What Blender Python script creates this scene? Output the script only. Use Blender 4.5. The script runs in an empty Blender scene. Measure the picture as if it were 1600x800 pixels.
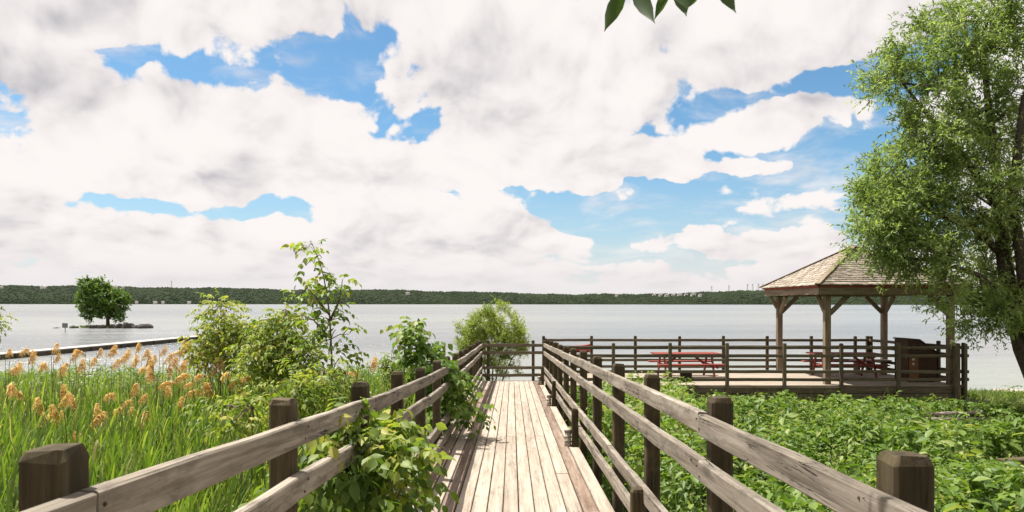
import bpy, bmesh, math, random
import numpy as np
from mathutils import Vector, Matrix

random.seed(7)
rng = np.random.default_rng(11)
scene = bpy.context.scene
C = bpy.context.collection
R = math.radians

# ------------------------------------------------------------------ camera
FPX = 1111.0                       # focal length in pixels of the 1600 px wide photograph
CAMZ = 2.28                        # eye height above the level platform (z = 0)
HOR = 474.0                        # horizon row of the photograph
cam_d = bpy.data.cameras.new('camera')
cam_d.sensor_width = 36.0
cam_d.lens = 36.0 * FPX / 1600.0
cam_d.shift_y = (HOR - 400.0) / 1600.0
cam_d.clip_start = 0.05
cam_d.clip_end = 20000
cam_d.dof.use_dof = True
cam_d.dof.focus_distance = 11.0
cam_d.dof.aperture_fstop = 9.0
cam = bpy.data.objects.new('camera', cam_d)
C.objects.link(cam)
cam.location = (0, 0, CAMZ)
cam.rotation_euler = (R(90), 0, 0)
scene.camera = cam


def at(px, py, Y):
    """world point that stands at depth Y in the direction of a photograph pixel"""
    return ((px - 800.0) / FPX * Y, Y, CAMZ - (py - HOR) / FPX * Y)


# ------------------------------------------------------------------ light
TO_SUN = Vector((-0.40, 0.22, 1.0)).normalized()
SUN_EL = math.asin(TO_SUN.z)
SUN_AZ = math.atan2(TO_SUN.x, TO_SUN.y)
sun_d = bpy.data.lights.new('sun', 'SUN')
sun_d.energy = 5.0
sun_d.angle = R(0.53)
sun_d.color = (1.0, 0.955, 0.89)
sun = bpy.data.objects.new('sun', sun_d)
C.objects.link(sun)
sun.rotation_euler = (-TO_SUN).to_track_quat('-Z', 'Y').to_euler()
sun.location = (-20, 10, 60)

scene.view_settings.view_transform = 'Standard'
scene.view_settings.look = 'None'
scene.view_settings.exposure = 0.88
scene.view_settings.gamma = 1.0
scene.view_settings.use_curve_mapping = False
scene.cycles.max_bounces = 6
scene.cycles.diffuse_bounces = 3
scene.cycles.glossy_bounces = 3
scene.cycles.transmission_bounces = 4
scene.cycles.transparent_max_bounces = 4
scene.cycles.use_adaptive_sampling = True
scene.cycles.use_denoising = True

# ------------------------------------------------------------------ sky (world): Nishita with a procedural cumulus layer
world = bpy.data.worlds.new('World')
scene.world = world
world.use_nodes = True
world.cycles.sampling_method = 'MANUAL'
world.cycles.sample_map_resolution = 512
WT = world.node_tree
for n in list(WT.nodes):
    WT.nodes.remove(n)


class NT:
    """small helper to write node graphs as expressions"""
    def __init__(self, tree):
        self.t = tree

    def n(self, typ, **kw):
        nd = self.t.nodes.new(typ)
        for k, v in kw.items():
            setattr(nd, k, v)
        return nd

    def put(self, sock, v):
        if isinstance(v, bpy.types.NodeSocket):
            self.t.links.new(v, sock)
        else:
            sock.default_value = v

    def m(self, op, a, b=None, c=None, clamp=False):
        nd = self.n('ShaderNodeMath', operation=op, use_clamp=clamp)
        self.put(nd.inputs[0], a)
        if b is not None:
            self.put(nd.inputs[1], b)
        if c is not None:
            self.put(nd.inputs[2], c)
        return nd.outputs[0]

    def v(self, op, a, b=None):
        nd = self.n('ShaderNodeVectorMath', operation=op)
        self.put(nd.inputs[0], a)
        if b is not None:
            self.put(nd.inputs[1], b)
        return nd.outputs['Value'] if op in ('DOT_PRODUCT', 'LENGTH') else nd.outputs[0]

    def noise(self, vec, scale, detail=4.0, rough=0.5, lac=2.0, dist=0.0, col=False, dims='3D'):
        nd = self.n('ShaderNodeTexNoise', noise_dimensions=dims)
        self.put(nd.inputs['Vector'], vec)
        self.put(nd.inputs['Scale'], scale)
        nd.inputs['Detail'].default_value = detail
        nd.inputs['Roughness'].default_value = rough
        nd.inputs['Lacunarity'].default_value = lac
        nd.inputs['Distortion'].default_value = dist
        return nd.outputs['Color'] if col else nd.outputs[0]

    def ramp(self, fac, stops, interp='LINEAR'):
        nd = self.n('ShaderNodeValToRGB')
        cr = nd.color_ramp
        cr.interpolation = interp
        while len(cr.elements) > 1:
            cr.elements.remove(cr.elements[-1])
        for i, (p, c) in enumerate(stops):
            e = cr.elements[0] if i == 0 else cr.elements.new(p)
            e.position = p
            e.color = (c[0], c[1], c[2], 1.0) if not isinstance(c, (int, float)) else (c, c, c, 1)
        self.put(nd.inputs[0], fac)
        return nd.outputs[0]

    def mix(self, fac, a, b, blend='MIX'):
        nd = self.n('ShaderNodeMix', data_type='RGBA', blend_type=blend)
        self.put(nd.inputs[0], fac)
        for i, x in ((6, a), (7, b)):
            if isinstance(x, tuple):
                x = (x[0], x[1], x[2], 1.0)
            self.put(nd.inputs[i], x)
        return nd.outputs[2]

    def smooth(self, x, lo, hi):
        nd = self.n('ShaderNodeMapRange', interpolation_type='SMOOTHSTEP')
        self.put(nd.inputs[0], x)
        nd.inputs[1].default_value = lo
        nd.inputs[2].default_value = hi
        return nd.outputs[0]


W = NT(WT)
geo = W.n('ShaderNodeTexCoord').outputs['Generated']
sep = W.n('ShaderNodeSeparateXYZ')
WT.links.new(geo, sep.inputs[0])
az = W.m('ARCTAN2', sep.outputs[0], sep.outputs[1])
el = W.m('ARCSINE', sep.outputs[2])
elp = W.m('MAXIMUM', el, 0.0)
comb = W.n('ShaderNodeCombineXYZ')
WT.links.new(az, comb.inputs[0])
WT.links.new(el, comb.inputs[1])
AE = comb.outputs[0]
# ragged cloud outlines: warp the direction before the coverage is read
warp = W.noise(AE, 7.0, 4.0, 0.55, col=True, dims='2D')
warp = W.v('SUBTRACT', warp, (0.5, 0.5, 0.5))
AEw = W.v('ADD', AE, W.v('MULTIPLY', warp, (0.20, 0.085, 0.0)))


def ae_of(px, py):
    x = (px - 800) / FPX
    z = (HOR - py) / FPX
    return math.atan2(x, 1.0), math.atan2(z, math.hypot(x, 1.0))


# (px, py, half width, half height, amount): where the photograph shows open blue (-) and cloud (+)
BLOBS = [
    (230, 95, 75, 22, -.9), (330, 112, 90, 26, -.6), (450, 85, 110, 30, -1.1), (545, 55, 55, 36, -1.0), (600, 22, 26, 40, -.7),
    (395, 100, 80, 9, .55), (330, 2, 80, 8, -.6), (560, 125, 60, 26, -.6),
    (618, 205, 40, 36, -1.1), (660, 178, 34, 14, -.8), (1075, 65, 45, 16, -.6), (850, 32, 9, 7, -.5),
    (1180, 140, 70, 16, -.9), (1290, 120, 70, 22, -1.0), (1380, 95, 80, 26, -1.0), (1470, 75, 80, 20, -.7),
    (1360, 215, 26, 36, -.8), (1200, 240, 120, 20, -1.0), (1090, 195, 60, 24, -.9), (965, 218, 56, 20, -1.5), (1150, 170, 20, 20, -.5),
    (1300, 255, 70, 18, -.6), (1420, 260, 90, 60, -.9), (1330, 340, 120, 36, -.8), (1080, 355, 120, 14, -.5), (1040, 218, 30, 14, -.4),
    (1120, 318, 190, 24, -1.25), (1290, 325, 130, 30, -1.2), (900, 320, 150, 15, -1.0), (730, 316, 60, 6, -.4), (1000, 345, 70, 22, -.6),
    (1130, 408, 200, 12, -.7), (975, 375, 60, 18, -.9), (1260, 350, 110, 16, -.6), (1000, 410, 120, 12, -.5),
    (235, 324, 100, 14, -1.7), (450, 328, 100, 13, -1.5), (800, 316, 120, 13, -1.2), (560, 350, 40, 16, -.3), (270, 350, 90, 5, -.35),
    (1240, 185, 90, 30, .75), (1190, 283, 110, 12, .85), (1010, 255, 100, 26, .7), (1170, 378, 130, 14, .7), (1085, 340, 18, 9, .8),
    (760, 350, 170, 22, .45), (860, 150, 190, 100, .6), (150, 220, 260, 90, .6), (430, 260, 180, 60, .4), (420, 390, 300, 24, .3),
    (130, 20, 190, 40, .5), (420, 32, 130, 22, .5), (1200, 55, 110, 40, .5),
]


def cov_at(a_, e_):
    t = 0.0
    for px, py, sx, sy, am in BLOBS:
        ca, ce = ae_of(px, py)
        wa = (ae_of(px + sx, py)[0] - ca) / 0.80
        we = abs(ae_of(px, py - sy)[1] - ce) / 0.80
        t += am * math.exp(-((a_ - ca) / wa) ** 2 - ((e_ - ce) / we) ** 2)
    return t


def coverage(vec):
    """the coverage field as a small grid: 32 azimuths per colour ramp, one elevation row per channel"""
    A0, A1, ROWS = -0.72, 0.72, 21
    E0, E1 = 0.02, 0.44
    s_ = W.n('ShaderNodeSeparateXYZ')
    W.put(s_.inputs[0], vec)
    fa = W.m('DIVIDE', W.m('SUBTRACT', s_.outputs[0], A0), A1 - A0)
    fr = W.m('MULTIPLY', W.m('SUBTRACT', s_.outputs[1], E0), (ROWS - 1) / (E1 - E0))
    terms = []
    for r0 in range(0, ROWS, 3):
        stops = []
        for i in range(32):
            t = i / 31.0
            edge = min(1.0, min(t, 1 - t) * 8.0)
            stops.append((t, [0.5 + 0.25 * edge * cov_at(A0 + (A1 - A0) * t, E0 + (E1 - E0) * (r0 + k) / (ROWS - 1)) for k in range(3)]))
        sc_ = W.n('ShaderNodeSeparateColor')
        W.put(sc_.inputs[0], W.ramp(fa, stops, 'B_SPLINE' if False else 'EASE'))
        for k in range(3):
            tent = W.m('SUBTRACT', 1.0, W.m('ABSOLUTE', W.m('SUBTRACT', fr, float(r0 + k))), clamp=True)
            terms.append(W.m('MULTIPLY', tent, W.m('MULTIPLY_ADD', sc_.outputs[k], 4.0, -2.0)))
    while len(terms) > 1:
        terms = [W.m('ADD', terms[i], terms[i + 1]) if i + 1 < len(terms) else terms[i] for i in range(0, len(terms), 2)]
    return terms[0]


# clouds get flatter towards the horizon
vert = W.m('MULTIPLY', W.m('LOGARITHM', W.m('ADD', elp, 0.14), 2.71828), 0.62)
cq = W.n('ShaderNodeCombineXYZ')
WT.links.new(W.m('MULTIPLY', az, 1.30), cq.inputs[0])
WT.links.new(vert, cq.inputs[1])
Q = W.v('ADD', cq.outputs[0], (3.7, 6.1, 0.0))
Q = W.v('ADD', Q, W.v('MULTIPLY', W.v('SUBTRACT', W.noise(Q, 4.5, 2.0, 0.5, col=True, dims='2D'), (0.5, 0.5, 0.5)), (0.09, 0.09, 0.0)))


def puffs(vec, det):
    """fractal noise with rounded cauliflower lumps"""
    a = W.noise(vec, 3.9, det, 0.55, 2.1, 0.0, dims='2D')
    v_ = W.n('ShaderNodeTexVoronoi', voronoi_dimensions='2D', feature='SMOOTH_F1', normalize=True)
    W.put(v_.inputs['Vector'], vec)
    v_.inputs['Scale'].default_value = 11.0
    v_.inputs['Detail'].default_value = 2.0
    v_.inputs['Roughness'].default_value = 0.55
    v_.inputs['Smoothness'].default_value = 0.35
    return W.m('SUBTRACT', a, W.m('MULTIPLY', v_.outputs['Distance'], 0.30))


cov = coverage(AEw)
fb = puffs(Q, 7.0)
fb_up = puffs(W.v('ADD', Q, (-0.016, 0.030, 0.0)), 4.0)
big = W.noise(Q, 1.5, 2.0, 0.5, dims='2D')
base_d = W.m('MULTIPLY_ADD', fb, 2.9, W.m('MULTIPLY_ADD', big, 0.7, -0.94))
cov = W.m('MAXIMUM', cov, -1.0)
D = W.m('MULTIPLY_ADD', cov, 0.80, base_d)
alpha = W.smooth(D, -0.06, 0.16)
co = W.noise(Q, 3.9, 2.0, 0.5, 2.1, dims='2D')
co_up = W.noise(W.v('ADD', Q, (-0.03, 0.085, 0.0)), 3.9, 2.0, 0.5, 2.1, dims='2D')
lit = W.m('MULTIPLY_ADD', W.m('SUBTRACT', co, co_up), 1.2, W.m('MULTIPLY_ADD', W.m('SUBTRACT', fb, fb_up), 2.2, 0.76))      # sun side against shaded side of each puff
wisp = W.noise(W.v('MULTIPLY', Q, (1.0, 2.6, 1.0)), 4.2, 6.0, 0.6, dims='2D')
wisp = W.m('MULTIPLY', W.smooth(wisp, 0.46, 0.80), W.smooth(D, -0.95, -0.1))
alpha = W.m('MAXIMUM', alpha, W.m('MULTIPLY', wisp, 0.75))
thick = W.smooth(D, 0.30, 1.1)
shade_n = W.smooth(W.noise(W.v('ADD', Q, (5.1, 2.3, 0.0)), 2.0, 3.0, 0.5, dims='2D'), 0.46, 0.72)
GREYS = [(470, 285, 150, 16, 1.0), (60, 140, 110, 26, .6), (60, 25, 110, 26, .6), (600, 295, 120, 10, .6), (1010, 75, 60, 45, .8), (760, 110, 120, 30, .7), (70, 350, 90, 16, .7), (830, 375, 120, 10, .4), (250, 395, 120, 9, .4), (740, 205, 90, 22, .5), (1000, 292, 90, 7, .5), (1190, 205, 70, 12, .35), (1160, 392, 110, 6, .4)]
gsum = 0.0
for px, py, sx, sy, am in GREYS:
    ca, ce = ae_of(px, py)
    kx, ky = 1 / (ae_of(px + sx, py)[0] - ca), 1 / abs(ae_of(px, py - sy)[1] - ce)
    nd = W.n('ShaderNodeVectorMath', operation='MULTIPLY_ADD')
    W.put(nd.inputs[0], AEw)
    nd.inputs[1].default_value = (kx, ky, 0)
    nd.inputs[2].default_value = (-ca * kx, -ce * ky, 0)
    gsum = W.m('MULTIPLY_ADD', W.m('POWER', 0.36788, W.v('DOT_PRODUCT', nd.outputs[0], nd.outputs[0])), am * .55, gsum)
grey = W.m('MULTIPLY', thick, W.m('ADD', W.m('MULTIPLY', shade_n, 0.20), W.m('MULTIPLY', gsum, 0.60)))
lum = W.m('SUBTRACT', lit, grey, clamp=True)
ccol = W.ramp(lum, [(0.0, (0.50, 0.49, 0.52)), (0.25, (0.68, 0.65, 0.665)), (0.5, (0.84, 0.795, 0.79)), (0.75, (0.93, 0.88, 0.865)), (1.0, (0.97, 0.92, 0.90))])
CLOUD = 10.0
sky = W.n('ShaderNodeTexSky', sky_type='NISHITA')
sky.sun_disc = False
sky.sun_elevation = SUN_EL
sky.sun_rotation = SUN_AZ
sky.altitude = 50
sky.air_density = 1.0
sky.dust_density = 0.6
sky.ozone_density = 1.6
blue = W.mix(1.0, sky.outputs[0], (0.90, 1.27, 1.38), 'MULTIPLY')
haze_f = W.smooth(elp, 0.22, 0.0)
blue = W.mix(W.m('MULTIPLY', haze_f, 0.55), blue, (7.4, 7.4, 7.7))
cl = W.mix(1.0, ccol, (CLOUD, CLOUD, CLOUD), 'MULTIPLY')
full = W.mix(alpha, blue, cl)
low = W.smooth(elp, 0.095, 0.0)
full = W.mix(W.m('MULTIPLY', low, 0.88), full, (8.3, 7.95, 7.95))
bg = W.n('ShaderNodeBackground')
WT.links.new(full, bg.inputs[0])
bg.inputs[1].default_value = 0.055
wo = W.n('ShaderNodeOutputWorld')
WT.links.new(bg.outputs[0], wo.inputs[0])

# ------------------------------------------------------------------ object helpers
def tag(o, label=None, cat=None, group=None, kind=None):
    if label:
        o['label'] = label
    if cat:
        o['category'] = cat
    if group:
        o['group'] = group
    if kind:
        o['kind'] = kind
    return o


def empty(name, loc=(0, 0, 0), rz=0.0):
    o = bpy.data.objects.new(name, None)
    o.empty_display_size = 0.2
    C.objects.link(o)
    o.location = loc
    o.rotation_euler = (0, 0, rz)
    return o


def root_of(p):
    v = Vector((0, 0, 0))
    while p is not None:
        v += p.location
        p = p.parent
    return v


def link(name, mesh, mat, parent=None, loc=(0, 0, 0), rot=None):
    """link a mesh; loc is in world space, parents are never rotated unless the caller works in local space"""
    o = bpy.data.objects.new(name, mesh)
    C.objects.link(o)
    if mat is not None and len(mesh.materials) == 0:
        mesh.materials.append(mat)
    o.location = Vector(loc)
    if rot is not None:
        o.rotation_euler = rot
    if parent is not None:
        o.parent = parent
        o.location = Vector(loc) - root_of(parent)
    return o


def np_mesh(name, verts, faces, smooth=False, var=None):
    """verts (n,3); faces (m,k) array of equal-sized polygons, or a list of such arrays"""
    me = bpy.data.meshes.new(name)
    verts = np.asarray(verts, dtype=np.float32)
    fl = faces if isinstance(faces, list) else [faces]
    fl = [np.asarray(f, dtype=np.int32) for f in fl if len(f)]
    me.vertices.add(len(verts))
    me.vertices.foreach_set('co', verts.ravel())
    loops = np.concatenate([f.ravel() for f in fl])
    tot = np.concatenate([np.full(len(f), f.shape[1], dtype=np.int32) for f in fl])
    start = np.concatenate([[0], np.cumsum(tot)[:-1]]).astype(np.int32)
    me.loops.add(len(loops))
    me.loops.foreach_set('vertex_index', loops)
    me.polygons.add(len(tot))
    me.polygons.foreach_set('loop_start', start)
    me.polygons.foreach_set('loop_total', tot)
    if smooth:
        me.polygons.foreach_set('use_smooth', np.ones(len(tot), dtype=bool))
    if var is not None:
        a = me.attributes.new('var', 'FLOAT', 'POINT')
        a.data.foreach_set('value', np.asarray(var, dtype=np.float32))
    me.update(calc_edges=True)
    me.validate()
    return me


class MB:
    """collects boxes, prisms and tubes into one mesh"""
    def __init__(self):
        self.v = []
        self.f = []

    def add(self, vs, fs):
        b = len(self.v)
        self.v += [tuple(x) for x in vs]
        self.f += [tuple(b + i for i in f) for f in fs]

    def box(self, x0, x1, y0, y1, z0, z1):
        self.add([(x0, y0, z0), (x1, y0, z0), (x1, y1, z0), (x0, y1, z0), (x0, y0, z1), (x1, y0, z1), (x1, y1, z1), (x0, y1, z1)],
                 [(0, 3, 2, 1), (4, 5, 6, 7), (0, 1, 5, 4), (1, 2, 6, 5), (2, 3, 7, 6), (3, 0, 4, 7)])

    def prism(self, poly, axis, a, b):
        """poly: 2-D outline, extruded along axis 0/1/2 from a to b"""
        n = len(poly)
        vs = []
        for t in (a, b):
            for p in poly:
                q = [p[0], p[1]]
                q.insert(axis, t)
                vs.append(q)
        fs = [tuple(range(n - 1, -1, -1)), tuple(range(n, 2 * n))]
        fs += [(i, (i + 1) % n, n + (i + 1) % n, n + i) for i in range(n)]
        self.add(vs, fs)

    def tube(self, pts, rad, n=6, cap=True):
        pts = [Vector(p) for p in pts]
        if not isinstance(rad, (list, tuple)):
            rad = [rad] * len(pts)
        b = len(self.v)
        ref = Vector((0.31, 0.22, 0.92))
        for i, p in enumerate(pts):
            d = (pts[min(i + 1, len(pts) - 1)] - pts[max(i - 1, 0)]).normalized()
            u = d.cross(ref)
            if u.length < 0.05:
                u = d.cross(Vector((1, 0, 0)))
            u.normalize()
            w = d.cross(u)
            for k in range(n):
                a = 2 * math.pi * k / n
                self.v.append(tuple(p + (u * math.cos(a) + w * math.sin(a)) * rad[i]))
        for i in range(len(pts) - 1):
            for k in range(n):
                self.f.append((b + i * n + k, b + i * n + (k + 1) % n, b + (i + 1) * n + (k + 1) % n, b + (i + 1) * n + k))
        if cap:
            self.f.append(tuple(b + k for k in range(n - 1, -1, -1)))
            e = b + (len(pts) - 1) * n
            self.f.append(tuple(e + k for k in range(n)))

    def mesh(self, name, smooth=False):
        me = bpy.data.meshes.new(name)
        me.from_pydata(self.v, [], self.f)
        me.validate()
        bm = bmesh.new()
        bm.from_mesh(me)
        bmesh.ops.recalc_face_normals(bm, faces=bm.faces)
        bm.to_mesh(me)
        bm.free()
        if smooth:
            for p in me.polygons:
                p.use_smooth = True
        return me

    def build(self, name, mat, parent=None, loc=(0, 0, 0), smooth=False):
        return link(name, self.mesh(name, smooth), mat, parent, loc)


# ------------------------------------------------------------------ materials
def mat_new(name):
    m = bpy.data.materials.new(name)
    m.use_nodes = True
    t = m.node_tree
    for n in list(t.nodes):
        t.nodes.remove(n)
    N = NT(t)
    out = N.n('ShaderNodeOutputMaterial')
    return m, N, out


def principled(N, out, color, rough=0.8, spec=0.3, bump=None, bstr=0.3, bdist=0.01, metal=0.0):
    p = N.n('ShaderNodeBsdfPrincipled')
    N.put(p.inputs['Base Color'], color if not isinstance(color, tuple) else (*color, 1.0))
    N.put(p.inputs['Roughness'], rough)
    p.inputs['Specular IOR Level'].default_value = spec
    p.inputs['Metallic'].default_value = metal
    if bump is not None:
        b = N.n('ShaderNodeBump')
        b.inputs['Strength'].default_value = bstr
        b.inputs['Distance'].default_value = bdist
        N.put(b.inputs['Height'], bump)
        N.t.links.new(b.outputs[0], p.inputs['Normal'])
    if out is not None:
        N.t.links.new(p.outputs[0], out.inputs[0])
    return p


def wood(name, dark, mid, light, stain=0.35, rough=0.85, grain=1.0, spread=0.25, crack=0.5, moss=None, k=0.80, edge=None):
    """weathered timber: the grain runs along local X"""
    dark, mid, light = [tuple(x * k for x in c_) for c_ in (dark, mid, light)]
    m, N, out = mat_new(name)
    tc = N.n('ShaderNodeTexCoord').outputs['Object']
    oi = N.n('ShaderNodeObjectInfo').outputs['Random']
    off = N.n('ShaderNodeCombineXYZ')
    N.put(off.inputs[0], N.m('MULTIPLY', oi, 91.0))
    N.put(off.inputs[1], N.m('MULTIPLY', oi, 37.0))
    N.put(off.inputs[2], N.m('MULTIPLY', oi, 53.0))
    P = N.v('ADD', tc, off.outputs[0])
    fine = N.noise(N.v('MULTIPLY', P, (2.2, 55.0, 55.0)), grain, 5.0, 0.65)
    streak = N.noise(N.v('MULTIPLY', P, (0.8, 13.0, 13.0)), grain, 4.0, 0.6, dist=0.4)
    blot = N.noise(N.v('MULTIPLY', P, (1.0, 3.4, 3.4)), 3.4, 6.0, 0.68)
    c = N.ramp(N.m('MULTIPLY_ADD', streak, 0.55, N.m('MULTIPLY', fine, 0.45)), [(0.30, dark), (0.47, mid), (0.66, light)])
    st = N.smooth(blot, 0.47, 0.68)
    c = N.mix(N.m('MULTIPLY', st, stain), c, tuple(x * 0.42 for x in mid))
    cr = N.noise(N.v('MULTIPLY', P, (1.1, 26.0, 26.0)), 1.3, 3.0, 0.5, dist=0.8)
    crk = N.smooth(N.m('ABSOLUTE', N.m('SUBTRACT', cr, 0.5)), 0.020, 0.0)
    crk = N.m('MULTIPLY', crk, N.smooth(N.noise(N.v('MULTIPLY', P, (1.5, 6, 6)), 1.0, 2.0), 0.48, 0.6))
    c = N.mix(N.m('MULTIPLY', crk, crack), c, tuple(x * 0.25 for x in dark))
    if edge:
        ys = N.n('ShaderNodeSeparateXYZ')
        N.put(ys.inputs[0], tc)
        ed = N.m('ADD', N.m('ABSOLUTE', ys.outputs[1]), N.m('MULTIPLY_ADD', blot, .03, -.015))
        c = N.mix(N.m('MULTIPLY', N.smooth(ed, edge[0], edge[1]), edge[2]), c, tuple(x * .35 for x in mid))
    tint = N.m('MULTIPLY_ADD', oi, 2 * spread, 1.0 - spread)
    hs = N.n('ShaderNodeHueSaturation')
    N.put(hs.inputs['Color'], c)
    N.put(hs.inputs['Value'], tint)
    c = hs.outputs[0]
    if moss:
        ms = N.smooth(N.noise(P, 6.0, 5.0, 0.6), 0.52, 0.66)
        c = N.mix(N.m('MULTIPLY', ms, moss[1]), c, moss[0])
    h = N.m('SUBTRACT', N.m('MULTIPLY_ADD', fine, 0.5, N.m('MULTIPLY', streak, 0.5)), N.m('MULTIPLY', crk, 0.8))
    principled(N, out, c, rough, 0.2, h, 0.55, 0.006)
    return m


def plain(name, col, rough=0.7, var=0.25, scale=9.0, spec=0.3, bstr=0.3):
    col = tuple(x * .8 for x in col)
    m, N, out = mat_new(name)
    tc = N.n('ShaderNodeTexCoord').outputs['Object']
    nz = N.noise(tc, scale, 6.0, 0.62)
    c = N.ramp(nz, [(0.28, tuple(x * (1 - var) for x in col)), (0.72, tuple(min(1, x * (1 + var)) for x in col))])
    principled(N, out, c, rough, spec, nz, bstr, 0.01)
    return m


def leaf_mat(name, stops, trans=0.38, rough=0.5, spec=0.35, tmul=(1.25, 1.35, 0.55), k=0.76):
    stops = [(p_, tuple(x * k for x in c_)) for p_, c_ in stops]
    m, N, out = mat_new(name)
    at_ = N.n('ShaderNodeAttribute', attribute_name='var').outputs['Fac']
    c = N.ramp(at_, stops)
    p = principled(N, None, c, rough, spec)
    tr = N.n('ShaderNodeBsdfTranslucent')
    N.put(tr.inputs[0], N.mix(1.0, c, tmul, 'MULTIPLY'))
    mx = N.n('ShaderNodeMixShader')
    mx.inputs[0].default_value = trans
    N.t.links.new(p.outputs[0], mx.inputs[1])
    N.t.links.new(tr.outputs[0], mx.inputs[2])
    N.t.links.new(mx.outputs[0], out.inputs[0])
    return m


M = {}
M['rail'] = wood('rail_wood', (.075, .060, .043), (.245, .208, .162), (.42, .370, .305), stain=.72, spread=.18, crack=1.0, k=.86)
M['post'] = wood('post_wood', (.033, .025, .012), (.070, .053, .028), (.135, .105, .060), stain=.35, spread=.22, moss=((.12, .10, .045), .35))
M['pfence'] = wood('platform_fence_wood', (.075, .058, .036), (.14, .112, .074), (.225, .186, .130), stain=.4, spread=.16, moss=((.15, .15, .09), .3))
M['deck'] = wood('deck_wood', (.195, .155, .113), (.366, .303, .238), (.482, .413, .338), stain=.22, spread=.11, crack=.5, k=.92, edge=(.050, .066, .35))
M['deck_brown'] = wood('stained_deck_wood', (.12, .075, .050), (.26, .180, .130), (.42, .34, .275), stain=.55, spread=.14, crack=.6, k=.78, edge=(.046, .066, .5))
M['gaz'] = wood('gazebo_wood', (.115, .083, .052), (.235, .178, .120), (.35, .28, .20), stain=.35, spread=.12)
M['dark_wood'] = wood('dark_timber', (.03, .022, .016), (.06, .045, .032), (.10, .078, .058), stain=.3, spread=.2)
M['fascia_red'] = wood('red_painted_trim', (.22, .05, .035), (.36, .075, .05), (.42, .11, .075), stain=.15, spread=.05, crack=.2)
M['red'] = wood('red_painted_boards', (.15, .027, .020), (.245, .050, .036), (.34, .125, .095), stain=.35, spread=.1, crack=.25)
M['bin'] = wood('brown_bin_panels', (.05, .03, .02), (.085, .05, .034), (.12, .075, .05), stain=.2, spread=.1)
M['bin_door'] = wood('orange_brown_panel', (.20, .09, .045), (.29, .14, .07), (.36, .19, .10), stain=.2, spread=.05)
M['black'] = plain('black_opening', (.012, .011, .010), .8)
M['white'] = plain('white_paint', (.72, .70, .67), .6, .1)
M['pale'] = plain('pale_plastic', (.46, .40, .32), .55, .15)
M['metal'] = plain('grey_metal', (.20, .20, .195), .5, .2)
M['rust'] = plain('rusty_iron', (.075, .045, .032), .8, .3)
M['rock'] = plain('shore_rock', (.075, .066, .056), .9, .5, 3.0)
M['concrete'] = plain('jetty_concrete', (.50, .47, .43), .9, .2, 1.2)
M['jetty_side'] = wood('jetty_timber', (.04, .034, .024), (.085, .072, .052), (.15, .13, .10), stain=.4, spread=.15)
M['boat'] = plain('red_boat_paint', (.55, .08, .06), .4, .15)
M['bark'] = plain('tree_bark', (.085, .066, .050), .95, .5, 14.0, .1, .8)
M['stem'] = plain('green_brown_stem', (.16, .115, .07), .8, .4, 9.0)
M['stalk'] = plain('reed_stalk', (.24, .23, .10), .8, .35, 3.0)
M['pylon'] = plain('pylon_steel', (.30, .31, .32), .6, .1)
M['house_wall'] = plain('far_house_wall', (.78, .76, .72), .8, .08)
M['house_roof'] = plain('far_house_roof', (.22, .19, .18), .8, .15)
M['glass'] = plain('far_window', (.05, .06, .07), .25, .1)

M['willow'] = leaf_mat('willow_leaf', [(0, (.085, .135, .038)), (.5, (.215, .290, .088)), (1, (.41, .47, .21))], .50, k=1.0, tmul=(1.2, 1.3, .65))
M['bush'] = leaf_mat('bush_leaf', [(0, (.13, .18, .032)), (.5, (.28, .35, .082)), (1, (.45, .49, .18))], .45, k=.92)
M['maple'] = leaf_mat('sapling_leaf', [(0, (.060, .115, .016)), (.45, (.16, .245, .036)), (.8, (.34, .42, .085)), (1, (.52, .50, .12))], .44)
M['weed'] = leaf_mat('weed_leaf', [(0, (.050, .105, .014)), (.45, (.135, .235, .036)), (.8, (.25, .36, .075)), (1, (.38, .42, .13))], .40)
M['reed'] = leaf_mat('reed_blade', [(0, (.055, .110, .016)), (.45, (.14, .225, .036)), (.8, (.28, .34, .075)), (1, (.50, .44, .22))], .42, k=.92)
M['grass'] = leaf_mat('grass_blade', [(0, (.06, .115, .018)), (.5, (.15, .235, .038)), (1, (.32, .33, .10))], .38)
M['island'] = leaf_mat('island_tree_leaf', [(0, (.040, .085, .014)), (.5, (.095, .175, .028)), (1, (.22, .30, .07))], .40, k=1.0)
M['plume'] = leaf_mat('reed_plume', [(0, (.60, .40, .12)), (.5, (.80, .60, .25)), (1, (.90, .77, .47))], .50, .8, .1, (1.1, 1.0, .85), k=1.0)
M['ash'] = leaf_mat('hanging_leaf', [(0, (.045, .085, .018)), (1, (.065, .12, .022))], .42, .4, .4)
M['far'] = leaf_mat('far_forest', [(0, (.020, .030, .016)), (.5, (.033, .047, .025)), (1, (.062, .081, .042))], .0, .9, .05)


# water
m, N, out = mat_new('river_water')
geo_ = N.n('ShaderNodeNewGeometry').outputs['Position']
w1 = N.noise(N.v('MULTIPLY', geo_, (.75, 1.7, 1.0)), 1.0, 4.0, .6)
w2 = N.noise(N.v('MULTIPLY', geo_, (.09, .26, 1.0)), 1.0, 4.0, .55)
w4 = N.noise(N.v('MULTIPLY', geo_, (.010, .05, 1.0)), 1.0, 4.0, .55)
w3 = N.noise(N.v('MULTIPLY', geo_, (.0035, .022, 1.0)), 1.0, 5.0, .62)
hh = N.m('ADD', N.m('ADD', N.m('MULTIPLY', w1, .34), N.m('MULTIPLY', w2, 1.1)), N.m('MULTIPLY', w4, 2.0))
col = N.ramp(w3, [(.36, (.125, .135, .140)), (.5, (.180, .186, .184)), (.64, (.205, .218, .195))])
p = principled(N, out, col, N.m('MULTIPLY_ADD', w3, .30, .08), .5, hh, .9, 1.0)
p.inputs['IOR'].default_value = 1.333
M['water'] = m

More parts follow.
